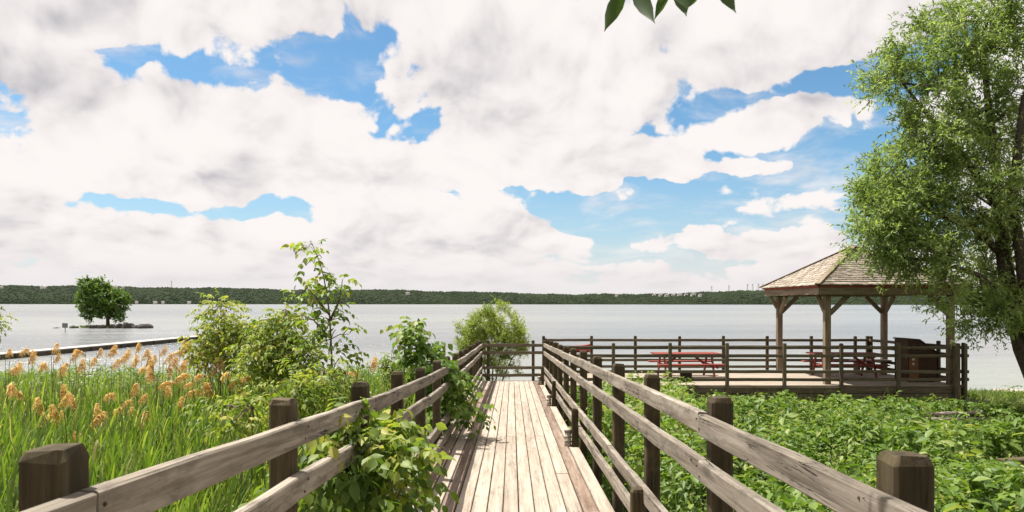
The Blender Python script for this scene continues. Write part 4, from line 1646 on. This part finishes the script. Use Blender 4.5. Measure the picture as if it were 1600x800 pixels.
# grass among the right weeds and on the lawn beyond the platform
n = 6200
P = scatter(n, 1.05, 19, 2.0, 19.6, free_right, wr)
gzv = ground_z(P[:, 0], P[:, 1])
B = np.stack([P[:, 0], P[:, 1], gzv], -1)
near = np.exp(-(P[:, 0] - 1.05) / .9)
L = wr.uniform(.35, .78, n) + .32 * near * wr.uniform(.3, 1, n)
g1 = blades(B, np.stack([wr.normal(size=n) * .30, wr.normal(size=n) * .30, np.ones(n)], -1), L, wr.uniform(.008, .018, n), wr.uniform(.05, .6, n), np.clip(wr.normal(.5, .2, n), 0, 1), 4)
n = 16000
P = scatter(n, 9, 24, 19.0, 29.2, lambda x, y: (x > 12.7) & in_view(x, y, 160), wr)
gzv = ground_z(P[:, 0], P[:, 1])
ok = gzv > -1.06
P, gzv = P[ok], gzv[ok]
n = len(P)
B = np.stack([P[:, 0], P[:, 1], gzv], -1)
g2 = blades(B, np.stack([wr.normal(size=n) * .4, wr.normal(size=n) * .4, np.ones(n)], -1), wr.uniform(.12, .34, n), wr.uniform(.010, .022, n), wr.uniform(.1, .6, n), np.clip(wr.normal(.5, .2, n), 0, 1), 3)
n = 9000
P = scatter(n, -10, 13, 23.5, 29.5, lambda x, y: (y > 21.3) & ((x < 1.0) | (y > 24.2)), wr)
gzv = ground_z(P[:, 0], P[:, 1])
ok = gzv > -1.12
P, gzv = P[ok], gzv[ok]
n = len(P)
B = np.stack([P[:, 0], P[:, 1], gzv], -1)
g3 = blades(B, np.stack([wr.normal(size=n) * .4, wr.normal(size=n) * .4, np.ones(n)], -1), wr.uniform(.15, .45, n), wr.uniform(.012, .024, n), wr.uniform(.1, .6, n), np.clip(wr.normal(.55, .2, n), 0, 1), 3)
n = 420
P = scatter(n, 1.2, 15, 3.0, 19.0, free_right, wr)
B = np.stack([P[:, 0], P[:, 1], ground_z(P[:, 0], P[:, 1])], -1)
g4 = blades(B, np.stack([wr.normal(size=n) * .35, wr.normal(size=n) * .35, np.ones(n)], -1), wr.uniform(.5, 1.15, n), wr.uniform(.006, .011, n), wr.uniform(.0, .25, n), np.full(n, 1.0), 3)
tag(leaf_obj('wild_grass', [g1, g2, g3, g4], M['grass']), 'wild green grass on the bank and the shore behind the platform', 'grass', kind='stuff')

# pebbles along the right shore
n = 2600
P = scatter(n, 10, 26, 26.5, 30, lambda x, y: np.abs(ground_z(x, y) + 1.19) < .14, wr)
zz = ground_z(P[:, 0], P[:, 1])
s = wr.uniform(.03, .10, n)
oct_v = np.array([(1, 0, 0), (0, 1, 0), (-1, 0, 0), (0, -1, 0), (0, 0, .6), (0, 0, -.4)])
oct_f = np.array([(0, 1, 4), (1, 2, 4), (2, 3, 4), (3, 0, 4), (1, 0, 5), (2, 1, 5), (3, 2, 5), (0, 3, 5)])
pv = oct_v[None] * (1 + wr.uniform(-.3, .3, (n, 6, 1))) * s[:, None, None] + np.stack([P[:, 0], P[:, 1], zz], -1)[:, None]
pf = (oct_f[None] + (np.arange(n) * 6)[:, None, None]).reshape(-1, 3)
tag(link('shore_pebbles', np_mesh('shore_pebbles', pv.reshape(-1, 3), pf), M['pale']), 'pale pebbles along the water edge right of the platform', 'pebbles', kind='stuff')

# ------------------------------------------------------------------ reeds and weeds to the left
lr = np.random.default_rng(101)
free_left = lambda x, y: (x < -1.18) & in_view(x, y) & (y < shore_y(x) - 1.2)
n = 8600
P = scatter(n, -16, -1.2, 2.4, 13.5, lambda x, y: free_left(x, y) & ((x < -1.75) | (y < 3.5)), lr)
gzv = ground_z(P[:, 0], P[:, 1])
hh = np.clip(lr.normal(1.36, .20, n) + .14 * hfield(P[:, 0] * .5, P[:, 1] * .5), .6, 1.95)
B = np.stack([P[:, 0], P[:, 1], gzv - .03], -1)
lean = lr.normal(size=(n, 2)) * .07 + np.array((.04, 0))
parts = [blades(B, np.stack([lean[:, 0], lean[:, 1], np.ones(n)], -1), hh, np.full(n, .012), np.full(n, .02), np.clip(lr.normal(.55, .2, n), 0, 1), 2)]
k = 6
i = np.repeat(np.arange(n), k)
m = n * k
t = lr.uniform(.12, .93, m)
a = lr.uniform(0, 2 * np.pi, m)
LB = np.stack([B[i, 0] + lean[i, 0] * hh[i] * t, B[i, 1] + lean[i, 1] * hh[i] * t, B[i, 2] + hh[i] * t], -1)
LD = np.stack([np.cos(a) * .30 + .08, np.sin(a) * .30, np.full(m, 1.0)], -1)
side = np.stack([-np.sin(a), np.cos(a), lr.normal(size=m) * .2], -1)
parts.append(blades(LB, LD, lr.uniform(.30, .66, m), lr.uniform(.009, .022, m), lr.uniform(.05, .6, m), np.clip(lr.normal(.46, .22, m) - .12 * (t < .35) + .5 * (lr.uniform(0, 1, m) < .035), 0, 1), 4, side))
tag(leaf_obj('reed_bed', parts, M['reed']), 'dense bed of green reed leaves on the bank left of the boardwalk', 'reeds', kind='stuff')

parts = []
P = scatter(1500, -16, -1.15, 2.2, 26, lambda x, y: free_left(x, y) & (x > -1.2 - .34 * y), lr)
h = np.clip(.52 + .14 * hfield(P[:, 0], P[:, 1]) + lr.normal(size=len(P)) * .1, .2, 1.0)
parts += weeds(P, h, 22, .08, .55, lr, LEAF6, .52)
P = scatter(1500, -27, -1.2, 13, 31, free_left, lr)
h = np.clip(.50 + .2 * hfield(P[:, 0], P[:, 1]) + lr.normal(size=len(P)) * .1, .2, 1.2)
parts += weeds(P, h, 22, .11, .5, lr, LEAF2, .62)
tag(leaf_obj('weed_patch', parts, M['weed']), 'leafy weeds growing between the reeds and the left fence', 'weeds', kind='stuff')

# pale dead litter on the ground below the reeds
n = 1500
P = scatter(n, -9, -1.3, 3, 11, free_left, lr)
a = lr.uniform(0, 2 * np.pi, n)
lp = np.stack([P[:, 0], P[:, 1], ground_z(P[:, 0], P[:, 1]) + lr.uniform(.02, .16, n)], -1)
parts = [blades(lp, np.stack([np.cos(a), np.sin(a), lr.uniform(-.1, .35, n)], -1), lr.uniform(.25, .8, n), lr.uniform(.010, .022, n), np.full(n, .1), lr.uniform(.85, 1.0, n), 2)]
tag(leaf_obj('reed_litter', parts, M['reed']), 'pale dry reed litter lying under the reed bed', 'litter', kind='stuff')

# reeds with plumes: each one a thing
def plume_mesh(seed):
    r = np.random.default_rng(seed)
    n = 150
    t = r.uniform(0, 1, n)
    L0 = .25
    bend = r.uniform(.15, 1.0)
    # spine leans over to the right
    sx = L0 * (.25 * t + bend * .45 * t ** 2)
    szp = L0 * (t - .42 * bend * t ** 2.2)
    B = np.stack([sx, np.zeros(n), szp], -1)
    a = r.uniform(0, 2 * np.pi, n)
    D = np.stack([.75 + .40 * np.cos(a), .45 * np.sin(a), .50 - .45 * t + r.normal(size=n) * .25], -1)
    ln = (.05 + .07 * np.sin(np.pi * np.clip(t * .9 + .08, 0, 1))) * r.uniform(.7, 1.3, n)
    v, f, va = blades(B, D, ln, r.uniform(.009, .015, n), r.uniform(.2, .9, n), np.clip(r.normal(.5, .28, n), 0, 1), 3)
    return np_mesh('plume', v, f, False, va)


def stalk_mesh(seed, H):
    r = random.Random(seed)
    b = MB()
    k = r.uniform(-.03, .05)
    b.tube([(-k * 2, 0, 0), (-k, 0, H * .5), (0, 0, H)], [.006, .005, .0035], 5)
    return b.mesh('stalk')


def reed_leaf_mesh(seed, H):
    r = np.random.default_rng(seed)
    n = 5
    t = r.uniform(.2, .75, n)
    a = r.uniform(0, 2 * np.pi, n)
    v, f, va = blades(np.stack([np.zeros(n), np.zeros(n), t * H], -1), np.stack([np.cos(a) * .45, np.sin(a) * .45, np.ones(n)], -1), r.uniform(.3, .5, n), r.uniform(.016, .026, n), r.uniform(.2, .8, n), np.clip(r.normal(.5, .2, n), 0, 1), 4, np.stack([-np.sin(a), np.cos(a), np.zeros(n)], -1))
    return np_mesh('reed_leaves', v, f, False, va)


PM = [plume_mesh(200 + k) for k in range(6)]
H0 = 1.4
SM = [stalk_mesh(k, H0) for k in range(3)]
LM = [reed_leaf_mesh(300 + k, H0) for k in range(4)]
for me in PM:
    me.materials.append(M['plume'])
for me in SM:
    me.materials.append(M['stalk'])
for me in LM:
    me.materials.append(M['reed'])
PLUMES = [(8, 535), (14, 560), (45, 546), (80, 528), (84, 543), (62, 556), (95, 554), (110, 543), (88, 568), (151, 538), (134, 533), (166, 537), (195, 541), (212, 526), (222, 541), (186, 546),
          (226, 557), (249, 533), (265, 537), (281, 528), (297, 526), (216, 561), (245, 569), (276, 557), (329, 544), (350, 552), (301, 571), (320, 566), (344, 569), (60, 636), (90, 608), (84, 634),
          (146, 621), (140, 636), (216, 630), (220, 640), (106, 660), (92, 600), (203, 595), (216, 602), (246, 585), (382, 556), (421, 566), (541, 566), (527, 584), (549, 572), (578, 555), (97, 632),
          (21, 562), (375, 571), (441, 571), (311, 594), (369, 596), (333, 596), (260, 556), (236, 548), (285, 582), (190, 610), (305, 540), (318, 548), (352, 536), (240, 560), (270, 575), (255, 596), (175, 622), (40, 600), (12, 590), (30, 535), (120, 556), (140, 548), (175, 552), (205, 550), (255, 545), (290, 548), (310, 556), (335, 560), (228, 572), (262, 566), (160, 600), (120, 612), (70, 622), (392, 548), (405, 580), (355, 585), (288, 596), (275, 612)]
LAB = {0: 'tall plumed reed at the very left edge of the picture', 46: 'lone plumed reed in the gap right of the sapling', 29: 'reed with a broad tan plume low above the near left post'}


def reed_label(px, py):
    if px > 500:
        return 'reed with a tan plume right of the sapling above the left fence'
    if px > 360:
        return 'reed with a tan plume poking out of the yellow green shrubs'
    if px > 290:
        return 'reed with a tan plume in front of the bushy shrub with upright tip'
    if py < 552:
        if px < 120:
            return 'tall tan plumed reed before the near left part of the jetty'
        if px < 230:
            return 'tall tan plumed reed before the middle of the jetty'
        return 'tall tan plumed reed before the far tip of the jetty'
    if py < 590:
        return 'tan plumed reed seen against the water between jetty and bank'
    if py < 615:
        return 'tan plumed reed just below the shore line among green leaves'
    return 'low tan plumed reed deep in the green leaves above the near post'


for i, (px, py) in enumerate(PLUMES):
    Y = float(np.interp(py, [525, 600, 660], [12.2, 10.2, 8.2])) + lr.uniform(-.9, .9)
    X = (px - 800) / FPX * Y
    topz = CAMZ - (py - HOR) / FPX * Y
    g = gz_(X, Y)
    s = (topz - .15 - g) / H0
    pr = tag(empty('plumed_reed', (X, Y, g)), LAB.get(i, reed_label(px, py)), 'reed', 'plumed reeds left of the boardwalk')
    for (nm, pool, zz, sc_) in (('stalk', SM, 0, (1, 1, s)), ('reed_leaves', LM, 0, (1, 1, s)), ('plume', PM, H0 * s - .10, None)):
        o = bpy.data.objects.new(nm, pool[int(lr.integers(len(pool)))])
        C.objects.link(o)
        o.parent = pr
        o.location = (0, 0, zz)
        if sc_:
            o.scale = sc_
            o.rotation_euler = (0, 0, lr.uniform(0, 6.28) if nm == 'reed_leaves' else 0)
        else:
            q = lr.uniform(.68, 1.12)
            o.scale = (q, q, q)
            o.rotation_euler = (0, lr.uniform(-.15, .2), lr.uniform(-.7, .7) + (math.pi if lr.uniform() < .15 else 0))


# ------------------------------------------------------------------ saplings, shrubs and vines on the left
def compound(c, d, r, n=7, size=.10, mat_var=.5):
    """a compound leaf: leaflets along a drooping stalk"""
    c = np.asarray(c, float)
    d = unit(np.asarray(d, float))
    out = []
    Ls = size * 2.6
    t = np.array([.35, .35, .65, .65, 1.0] if n <= 5 else [.3, .3, .55, .55, .8, .8, 1.0])
    sgn = np.array([-1, 1, -1, 1, 0] if n <= 5 else [-1, 1, -1, 1, -1, 1, 0])
    s = unit(np.cross(d, np.array((0, 0, 1.0))) + 1e-6)
    P = c + d * (Ls * t)[:, None]
    P[:, 2] -= .35 * Ls * t ** 2
    D = d * .6 + s * (sgn * .85)[:, None]
    D[:, 2] -= r.uniform(.2, 1.3, len(t))
    N_ = np.array((0, 0, 1.0)) + r.normal(size=(len(t), 3)) * .5
    return P, D, N_, size * r.uniform(.75, 1.2, len(t)), np.clip(mat_var + r.normal(size=len(t)) * .1, 0, 1)


def shrub(name, label, cat, base, stems, clusters, seed, size, mat, group=None, ratio=.55, tmpl=LEAF10, sr=.012, more=1.6):
    """stems: polylines; clusters: (x,y,z,spread,number,var) places where compound leaves sit"""
    r = np.random.default_rng(seed)
    root = tag(empty(name, base), label, cat, group)
    for s in stems:
        b = MB()
        k = len(s)
        b.tube(s, [sr * (1 - .75 * i / max(1, k - 1)) for i in range(k)], 6)
        b.build('stem', M['stem'], root, smooth=True)
    acc = []
    for (x, y, z, sp_, num, var) in clusters:
        for _ in range(int(num * more)):
            dd = unit(r.normal(size=3) * np.array((1, 1, .55)) + np.array((0, 0, .15)))
            c = np.array((x, y, z)) + dd * sp_ * r.uniform(.25, 1.0)
            acc.append(compound(c, dd, r, 7 if r.uniform() < .5 else 5, size * r.uniform(.75, 1.2), var + r.normal() * .13))
        q = [Vector((x, y, z)) + Vector(r.normal(size=3)) * sp_ * .4 for _ in range(2)]
        # short side twig to the nearest stem point
        best = min((Vector(p_) for s in stems for p_ in s), key=lambda v: (v - Vector((x, y, z))).length)
        tw = MB()
        tw.tube([best, (best + Vector((x, y, z))) / 2 + Vector((0, 0, .03)), (x, y, z)], [sr * .45, sr * .35, sr * .25], 4)
        tw.build('twig', M['stem'], root)
    P, D, Nn, L, V = [np.concatenate([a[k] for a in acc]) for k in range(5)]
    leaf_obj('foliage', [leaves(P, D, Nn, L, L * ratio, V, tmpl, r)], mat, root)
    return root


def dense(ells, n, r, sp_, num, var):
    p, d = in_ells(ells, n, r, 2.6)
    return [(a[0], a[1], a[2], sp_, num, var + float(r.normal() * .1)) for a in p]


SY = 9.6
r_ = np.random.default_rng(55)
S = lambda px, py, dy=0.0: at(px, py, SY + dy)
g = gz_(S(522, 600)[0], SY)
stem = [(S(524, 600)[0], SY, g - .05), S(521, 620), S(519, 582), S(517, 530), S(515, 492), S(510, 455), S(504, 425), S(496, 400), S(488, 382)]
side1 = [S(516, 500), S(530, 470), S(534, 445)]
side2 = [S(517, 530), S(490, 500), S(468, 490)]
side3 = [S(515, 492), S(494, 465), S(480, 450)]
cl = []
for (px, py, sp_, num, var) in [(484, 378, .05, 5, .95), (489, 392, .09, 6, .72), (482, 386, .07, 4, .8), (503, 403, .07, 3, .62), (478, 415, .09, 4, .6), (490, 412, .05, 2, .6), (475, 441, .10, 6, .78), (494, 434, .06, 3, .5),
                                (509, 431, .06, 3, .45), (524, 436, .05, 2, .9), (536, 436, .06, 4, .8), (512, 455, .14, 7, .5), (500, 460, .16, 8, .5), (525, 465, .13, 6, .5), (468, 467, .12, 6, .75), (485, 480, .16, 7, .5),
                                (505, 490, .16, 7, .42), (528, 480, .1, 5, .5), (540, 502, .10, 4, .75), (525, 515, .14, 6, .45), (498, 515, .16, 7, .45), (545, 522, .08, 4, .6), (475, 505, .16, 6, .55), (515, 545, .18, 7, .45), (490, 545, .18, 7, .5), (530, 560, .16, 6, .5)]:
    p = S(px, py, float(r_.normal() * .18))
    cl.append((*p, sp_, num, var))
shrub('sapling', 'tall slender maple sapling rising above the left bank shrubs', 'sapling', (stem[0][0], SY, g), [stem, side1, side2, side3], cl, 5, .092, M['maple'], ratio=.58, sr=.018, more=.95)


def bank_shrub(label, cx_, base_py, ells, n, seed, size, var, Y, num=6, sp_=.16, name='bank_shrub'):
    rr = np.random.default_rng(seed)
    bx = at(cx_, 600, Y)[0]
    g = gz_(bx, Y)
    stems = []
    for e in ells:
        top = Vector((e[0], e[1], e[2] + e[5] * .6))
        b0 = Vector((bx + rr.normal() * .12, Y + rr.normal() * .1, g - .05))
        mid = b0.lerp(top, .5) + Vector((rr.normal() * .08, rr.normal() * .08, .1))
        stems.append([b0[:], mid[:], top[:]])
    cl = dense(ells, n, rr, sp_, num, var)
    return shrub(name, label, 'shrub', (bx, Y, g), stems, cl, seed, size, M['maple'], 'shrubs on the left bank', ratio=.50, sr=.016, more=1.45)


bank_shrub('bushy light green shrub at the left of the sapling with upright tip', 350, 0,
           [E(345, 500, 26, 38, 11.5, .4, 1.0), E(350, 545, 40, 40, 11.5, .6, 1.2), E(390, 530, 40, 38, 11.5, .6, 1.2), E(320, 560, 26, 30, 11.5, .4, .5), E(343, 478, 10, 16, 11.5, .15, .25)], 92, 21, .072, .80, 11.5)
bank_shrub('broad yellow green shrub directly left of the sapling stem', 440, 0,
           [E(430, 520, 40, 36, 10.4, .5, 1.0), E(455, 560, 55, 45, 10.4, .6, 1.4), E(410, 570, 40, 40, 10.4, .5, 1.0), E(445, 495, 16, 18, 10.4, .2, .3)], 100, 22, .072, .76, 10.4)
bank_shrub('low leafy shrub between the sapling and the left fence', 520, 0,
           [E(505, 600, 50, 36, 8.4, .5, 1.0), E(460, 620, 55, 40, 8.4, .6, 1.2), E(540, 605, 26, 40, 8.8, .3, .6)], 46, 23, .070, .66, 8.4)
bank_shrub('light green shrub behind the fence right of the sapling gap', 615, 0,
           [E(612, 565, 18, 30, 12.2, .3, 1.0), E(632, 575, 20, 26, 12.2, .3, .8), E(600, 590, 16, 24, 12.2, .3, .5)], 26, 24, .060, .66, 12.2, 5, .14)
bank_shrub('pale green shrub cut by the left edge of the picture', -30, 0,
           [E(-18, 512, 26, 34, 19, .6, 1.0), E(-40, 540, 40, 45, 19, .7, 1.0)], 30, 25, .085, .75, 19.0)
bank_shrub('small leafy shrub between near reeds and the left fence', 400, 0,
           [E(395, 655, 40, 32, 6.8, .35, 1.0), E(350, 650, 45, 26, 7.2, .4, 1.0)], 20, 26, .066, .7, 6.8)

# vines that have climbed over the left fence
VY = 9.7
vine_base = (-1.25, VY, gz_(-1.25, VY))
vs_ = [[vine_base, at(690, 590, VY), at(676, 555, VY), at(655, 525, VY), at(628, 510, VY)]]
cl = []
for (px, py, sp_, num, var) in [(628, 510, .07, 4, .95), (642, 516, .09, 6, .72), (652, 527, .10, 7, .65), (660, 540, .12, 7, .6), (664, 555, .13, 8, .5), (672, 568, .14, 9, .42), (682, 580, .13, 8, .42), (665, 580, .14, 7, .45), (690, 595, .12, 6, .4), (650, 548, .08, 4, .6)]:
    cl.append((*at(px, py, VY + float(r_.normal() * .1)), sp_, num, var))
shrub('climbing_vine', 'leafy green vine arching up behind the left fence', 'vine', vine_base, vs_, cl, 41, .095, M['weed'], 'vines on the left fence', ratio=.80, sr=.012, more=1.9)
VY = 10.0
vb = (-.95, VY, gz_(-.95, VY))
cl = []
for (px, py, sp_, num, var) in [(700, 590, .13, 6, .55), (712, 600, .15, 8, .45), (715, 625, .14, 8, .40), (705, 640, .13, 7, .40), (722, 640, .12, 6, .6), (734, 632, .10, 4, .8), (695, 615, .12, 6, .42), (740, 645, .08, 3, .75), (712, 655, .12, 5, .45), (728, 605, .08, 3, .7)]:
    cl.append((*at(px, py, VY + float(r_.normal() * .12)), sp_, num, var))
shrub('climbing_vine', 'dark leafy vine hanging over the rails midway along the left fence', 'vine', vb, [[vb, (-1.0, VY, .6), at(705, 620, VY), at(722, 615, VY)]], cl, 42, .095, M['weed'], 'vines on the left fence', ratio=.75, sr=.012, more=1.9)
VY = 4.05
vb = (-1.12, VY, gz_(-1.12, VY))
cl = []
for (px, py, sp_, num, var) in [(545, 660, .10, 4, .72), (520, 668, .08, 3, .85), (588, 660, .12, 6, .45), (612, 668, .10, 5, .8), (640, 690, .09, 4, .85), (655, 705, .08, 3, .9), (600, 690, .14, 8, .55), (565, 690, .14, 7, .35), (575, 720, .16, 9, .42),
                                (610, 715, .15, 9, .60), (640, 725, .12, 7, .7), (545, 735, .16, 8, .35), (590, 750, .17, 10, .35), (625, 755, .15, 8, .40), (645, 745, .10, 5, .6), (520, 760, .16, 7, .5), (560, 785, .18, 9, .35), (610, 790, .16, 9, .3), (640, 785, .12, 6, .4),
                                (500, 790, .15, 6, .5), (470, 785, .12, 4, .6), (580, 820, .2, 9, .35), (540, 830, .2, 8, .4), (630, 830, .15, 6, .4)]:
    cl.append((*at(600 + (px - 600) * 1.15 - 22, py, VY + float(r_.normal() * .18)), sp_ * 1.1, num, var - .06))
shrub('climbing_vine', 'large leafy vine clump pushing through the near left fence onto the deck', 'vine', vb, [[vb, (-1.0, VY, .2), (-.84, VY, .8), at(600, 700, VY)], [(-1.0, VY, .2), (-.80, VY - .1, .75), at(635, 740, VY)], [(-1.0, VY, .2), (-1.05, VY + .1, .9), at(545, 680, VY)]],
      cl, 43, .070, M['maple'], 'vines on the left fence', ratio=.66, sr=.012, more=2.6)

# tufts of grass leaning through the right fence
for k, (x, y, num) in enumerate(((1.0, 6.2, 26), (1.02, 8.9, 16), (1.02, 4.6, 22))):
    tr_ = np.random.default_rng(400 + k)
    z = gz_(x, y)
    B = np.stack([x + tr_.normal(size=num) * .07, y + tr_.normal(size=num) * .22, np.full(num, z)], -1)
    D = np.stack([-.12 + tr_.normal(size=num) * .14, tr_.normal(size=num) * .16, np.ones(num)], -1)
    o = leaf_obj('grass_tuft', [blades(B, D, tr_.uniform(.9, 1.55, num), tr_.uniform(.010, .018, num), tr_.uniform(.05, .35, num), np.clip(tr_.normal(.5, .2, num), 0, 1), 6)], M['grass'])
    tag(o, ['tuft of long grass leaning through the right fence onto the deck', 'smaller grass tuft at the right fence farther along', 'tuft of long grass at the foot of the near right fence'][k], 'grass tuft', 'grass tufts at the right fence')

# distinct plants before the platform
def tall_weed(px, py, Y, label, size, num, seed, var=.55):
    x, _, z = at(px, py, Y)
    g = gz_(x, Y)
    cl = []
    rr = np.random.default_rng(seed)
    for k in range(num):
        t = (k + .6) / num
        cl.append((x + rr.normal() * .05, Y + rr.normal() * .05, g + (z - g) * t, .08 + .10 * (1 - t), 4, var + .2 * t))
    shrub('tall_weed', label, 'weed', (x, Y, g), [[(x, Y, g - .03), (x + .03, Y, (g + z) / 2), (x, Y, z)]], cl, seed, size, M['weed'], 'tall weeds before the platform', ratio=.5, sr=.008)


tall_weed(1052, 580, 16.5, 'tall pale weed below the red table in the open', .075, 6, 61, .62)
tall_weed(1000, 590, 15.5, 'tall pale weed close to the right boardwalk fence', .07, 6, 62, .62)
tall_weed(1432, 628, 15.5, 'broad leaved weed below the waste bin box', .10, 5, 63, .6)
tall_weed(1570, 640, 14.0, 'bushy dark weed at the right edge below the willow', .085, 7, 64, .42)
tall_weed(1583, 602, 21.0, 'small lone weed on the pebble shore at right', .07, 4, 65, .5)
tall_weed(1515, 650, 12.5, 'leafy weed by the weathered loose boards', .09, 6, 66, .45)

# ------------------------------------------------------------------ trees behind the camera; the hanging leaves belong to one of them
def back_tree(x, y, h, rad_, seed, label):
    g = gz_(x, y)
    tr = [[(x, y, g - .2, .24), (x + .1, y, g + h * .3, .19), (x + .2, y - .1, g + h * .55, .12), (x + .1, y, g + h * .8, .05)]]
    el = [(x, y, g + h * .62, rad_, rad_ * .8, h * .36, 1.5), (x - rad_ * .4, y, g + h * .45, rad_ * .7, rad_ * .7, h * .22, .8), (x + rad_ * .4, y, g + h * .45, rad_ * .7, rad_ * .7, h * .22, .8)]
    return make_tree('ash_tree', label, 'tree', (x, y, g), tr, el, 170, 8, 8, .9, .30, .42, M['ash'], seed, M['bark'], tip=.012, twig_r=0, group='trees at the head of the boardwalk')


back_tree(-6.5, -9.0, 11.0, 4.2, 91, 'ash tree left of the boardwalk head behind the camera')
back_tree(7.5, -8.5, 10.0, 4.0, 92, 'ash tree right of the boardwalk head behind the camera')
back_tree(.8, -13.0, 12.0, 4.6, 93, 'ash tree straight behind the camera at the boardwalk head')

# ------------------------------------------------------------------ leaves of a branch hanging in over the camera
HY = 2.0
hb = at(1050, -75, HY)
root = tag(empty('overhanging_branch', hb), 'dark green pointed leaves of a branch hanging in from above', 'branch')
b = MB()
b.tube([at(935, -40, HY), at(1000, -48, HY), at(1060, -58, HY), at(1130, -60, HY), at(1220, -90, HY + .05), at(1400, -190, HY + .1), at(1700, -420, HY)], [.002, .003, .0035, .004, .006, .009, .014], 6)
b.build('twig', M['bark'], root, smooth=True)
HL = [((978, -30), (944, 50), 27), ((990, -32), (1024, 37), 26), ((1052, -38), (1022, 32), 17), ((1062, -40), (1073, 26), 26), ((1110, -45), (1068, 18), 18), ((1122, -45), (1151, 21), 24), ((940, -42), (900, 0), 22), ((1170, -70), (1215, -8), 24), ((1075, -60), (1100, -120), 24)]
t = np.array([0, .08, .25, .45, .65, .8, .9, 1.0])
wd = np.array([.04, .30, .82, 1.0, .80, .42, .16, .0])
for (p0, p1, wpx) in HL:
    a_, b_ = np.array(at(*p0, HY + random.uniform(-.05, .05))), np.array(at(*p1, HY + random.uniform(-.1, .04)))
    d = b_ - a_
    yaw = random.uniform(-.35, .35)
    sd = unit(np.array((-d[2], 0, d[0])) + 0.0)
    sd = sd * math.cos(yaw) + np.array((0, 1, 0)) * math.sin(yaw)
    w_ = wpx / FPX * HY / 2
    vs, fs = [], []
    for i in range(len(t)):
        c = a_ + d * t[i] + np.array((0, .012 * math.sin(t[i] * 3), 0))
        vs += [c - sd * w_ * wd[i] + np.array((0, .006 * wd[i], 0)), c, c + sd * w_ * wd[i] + np.array((0, .006 * wd[i], 0))]
    for i in range(len(t) - 1):
        for k in range(2):
            q = i * 3 + k
            fs.append((q, q + 1, q + 4, q + 3))
    link('leaf', np_mesh('leaf', np.array(vs), np.array(fs), True, np.full(len(vs), random.random())), M['ash'], root)
    # short stalk from the twig to the leaf
    s_ = MB()
    s_.tube([a_ + np.array((0, 0, .045)), a_], .0012, 4)
    s_.build('stalk', M['stem'], root)
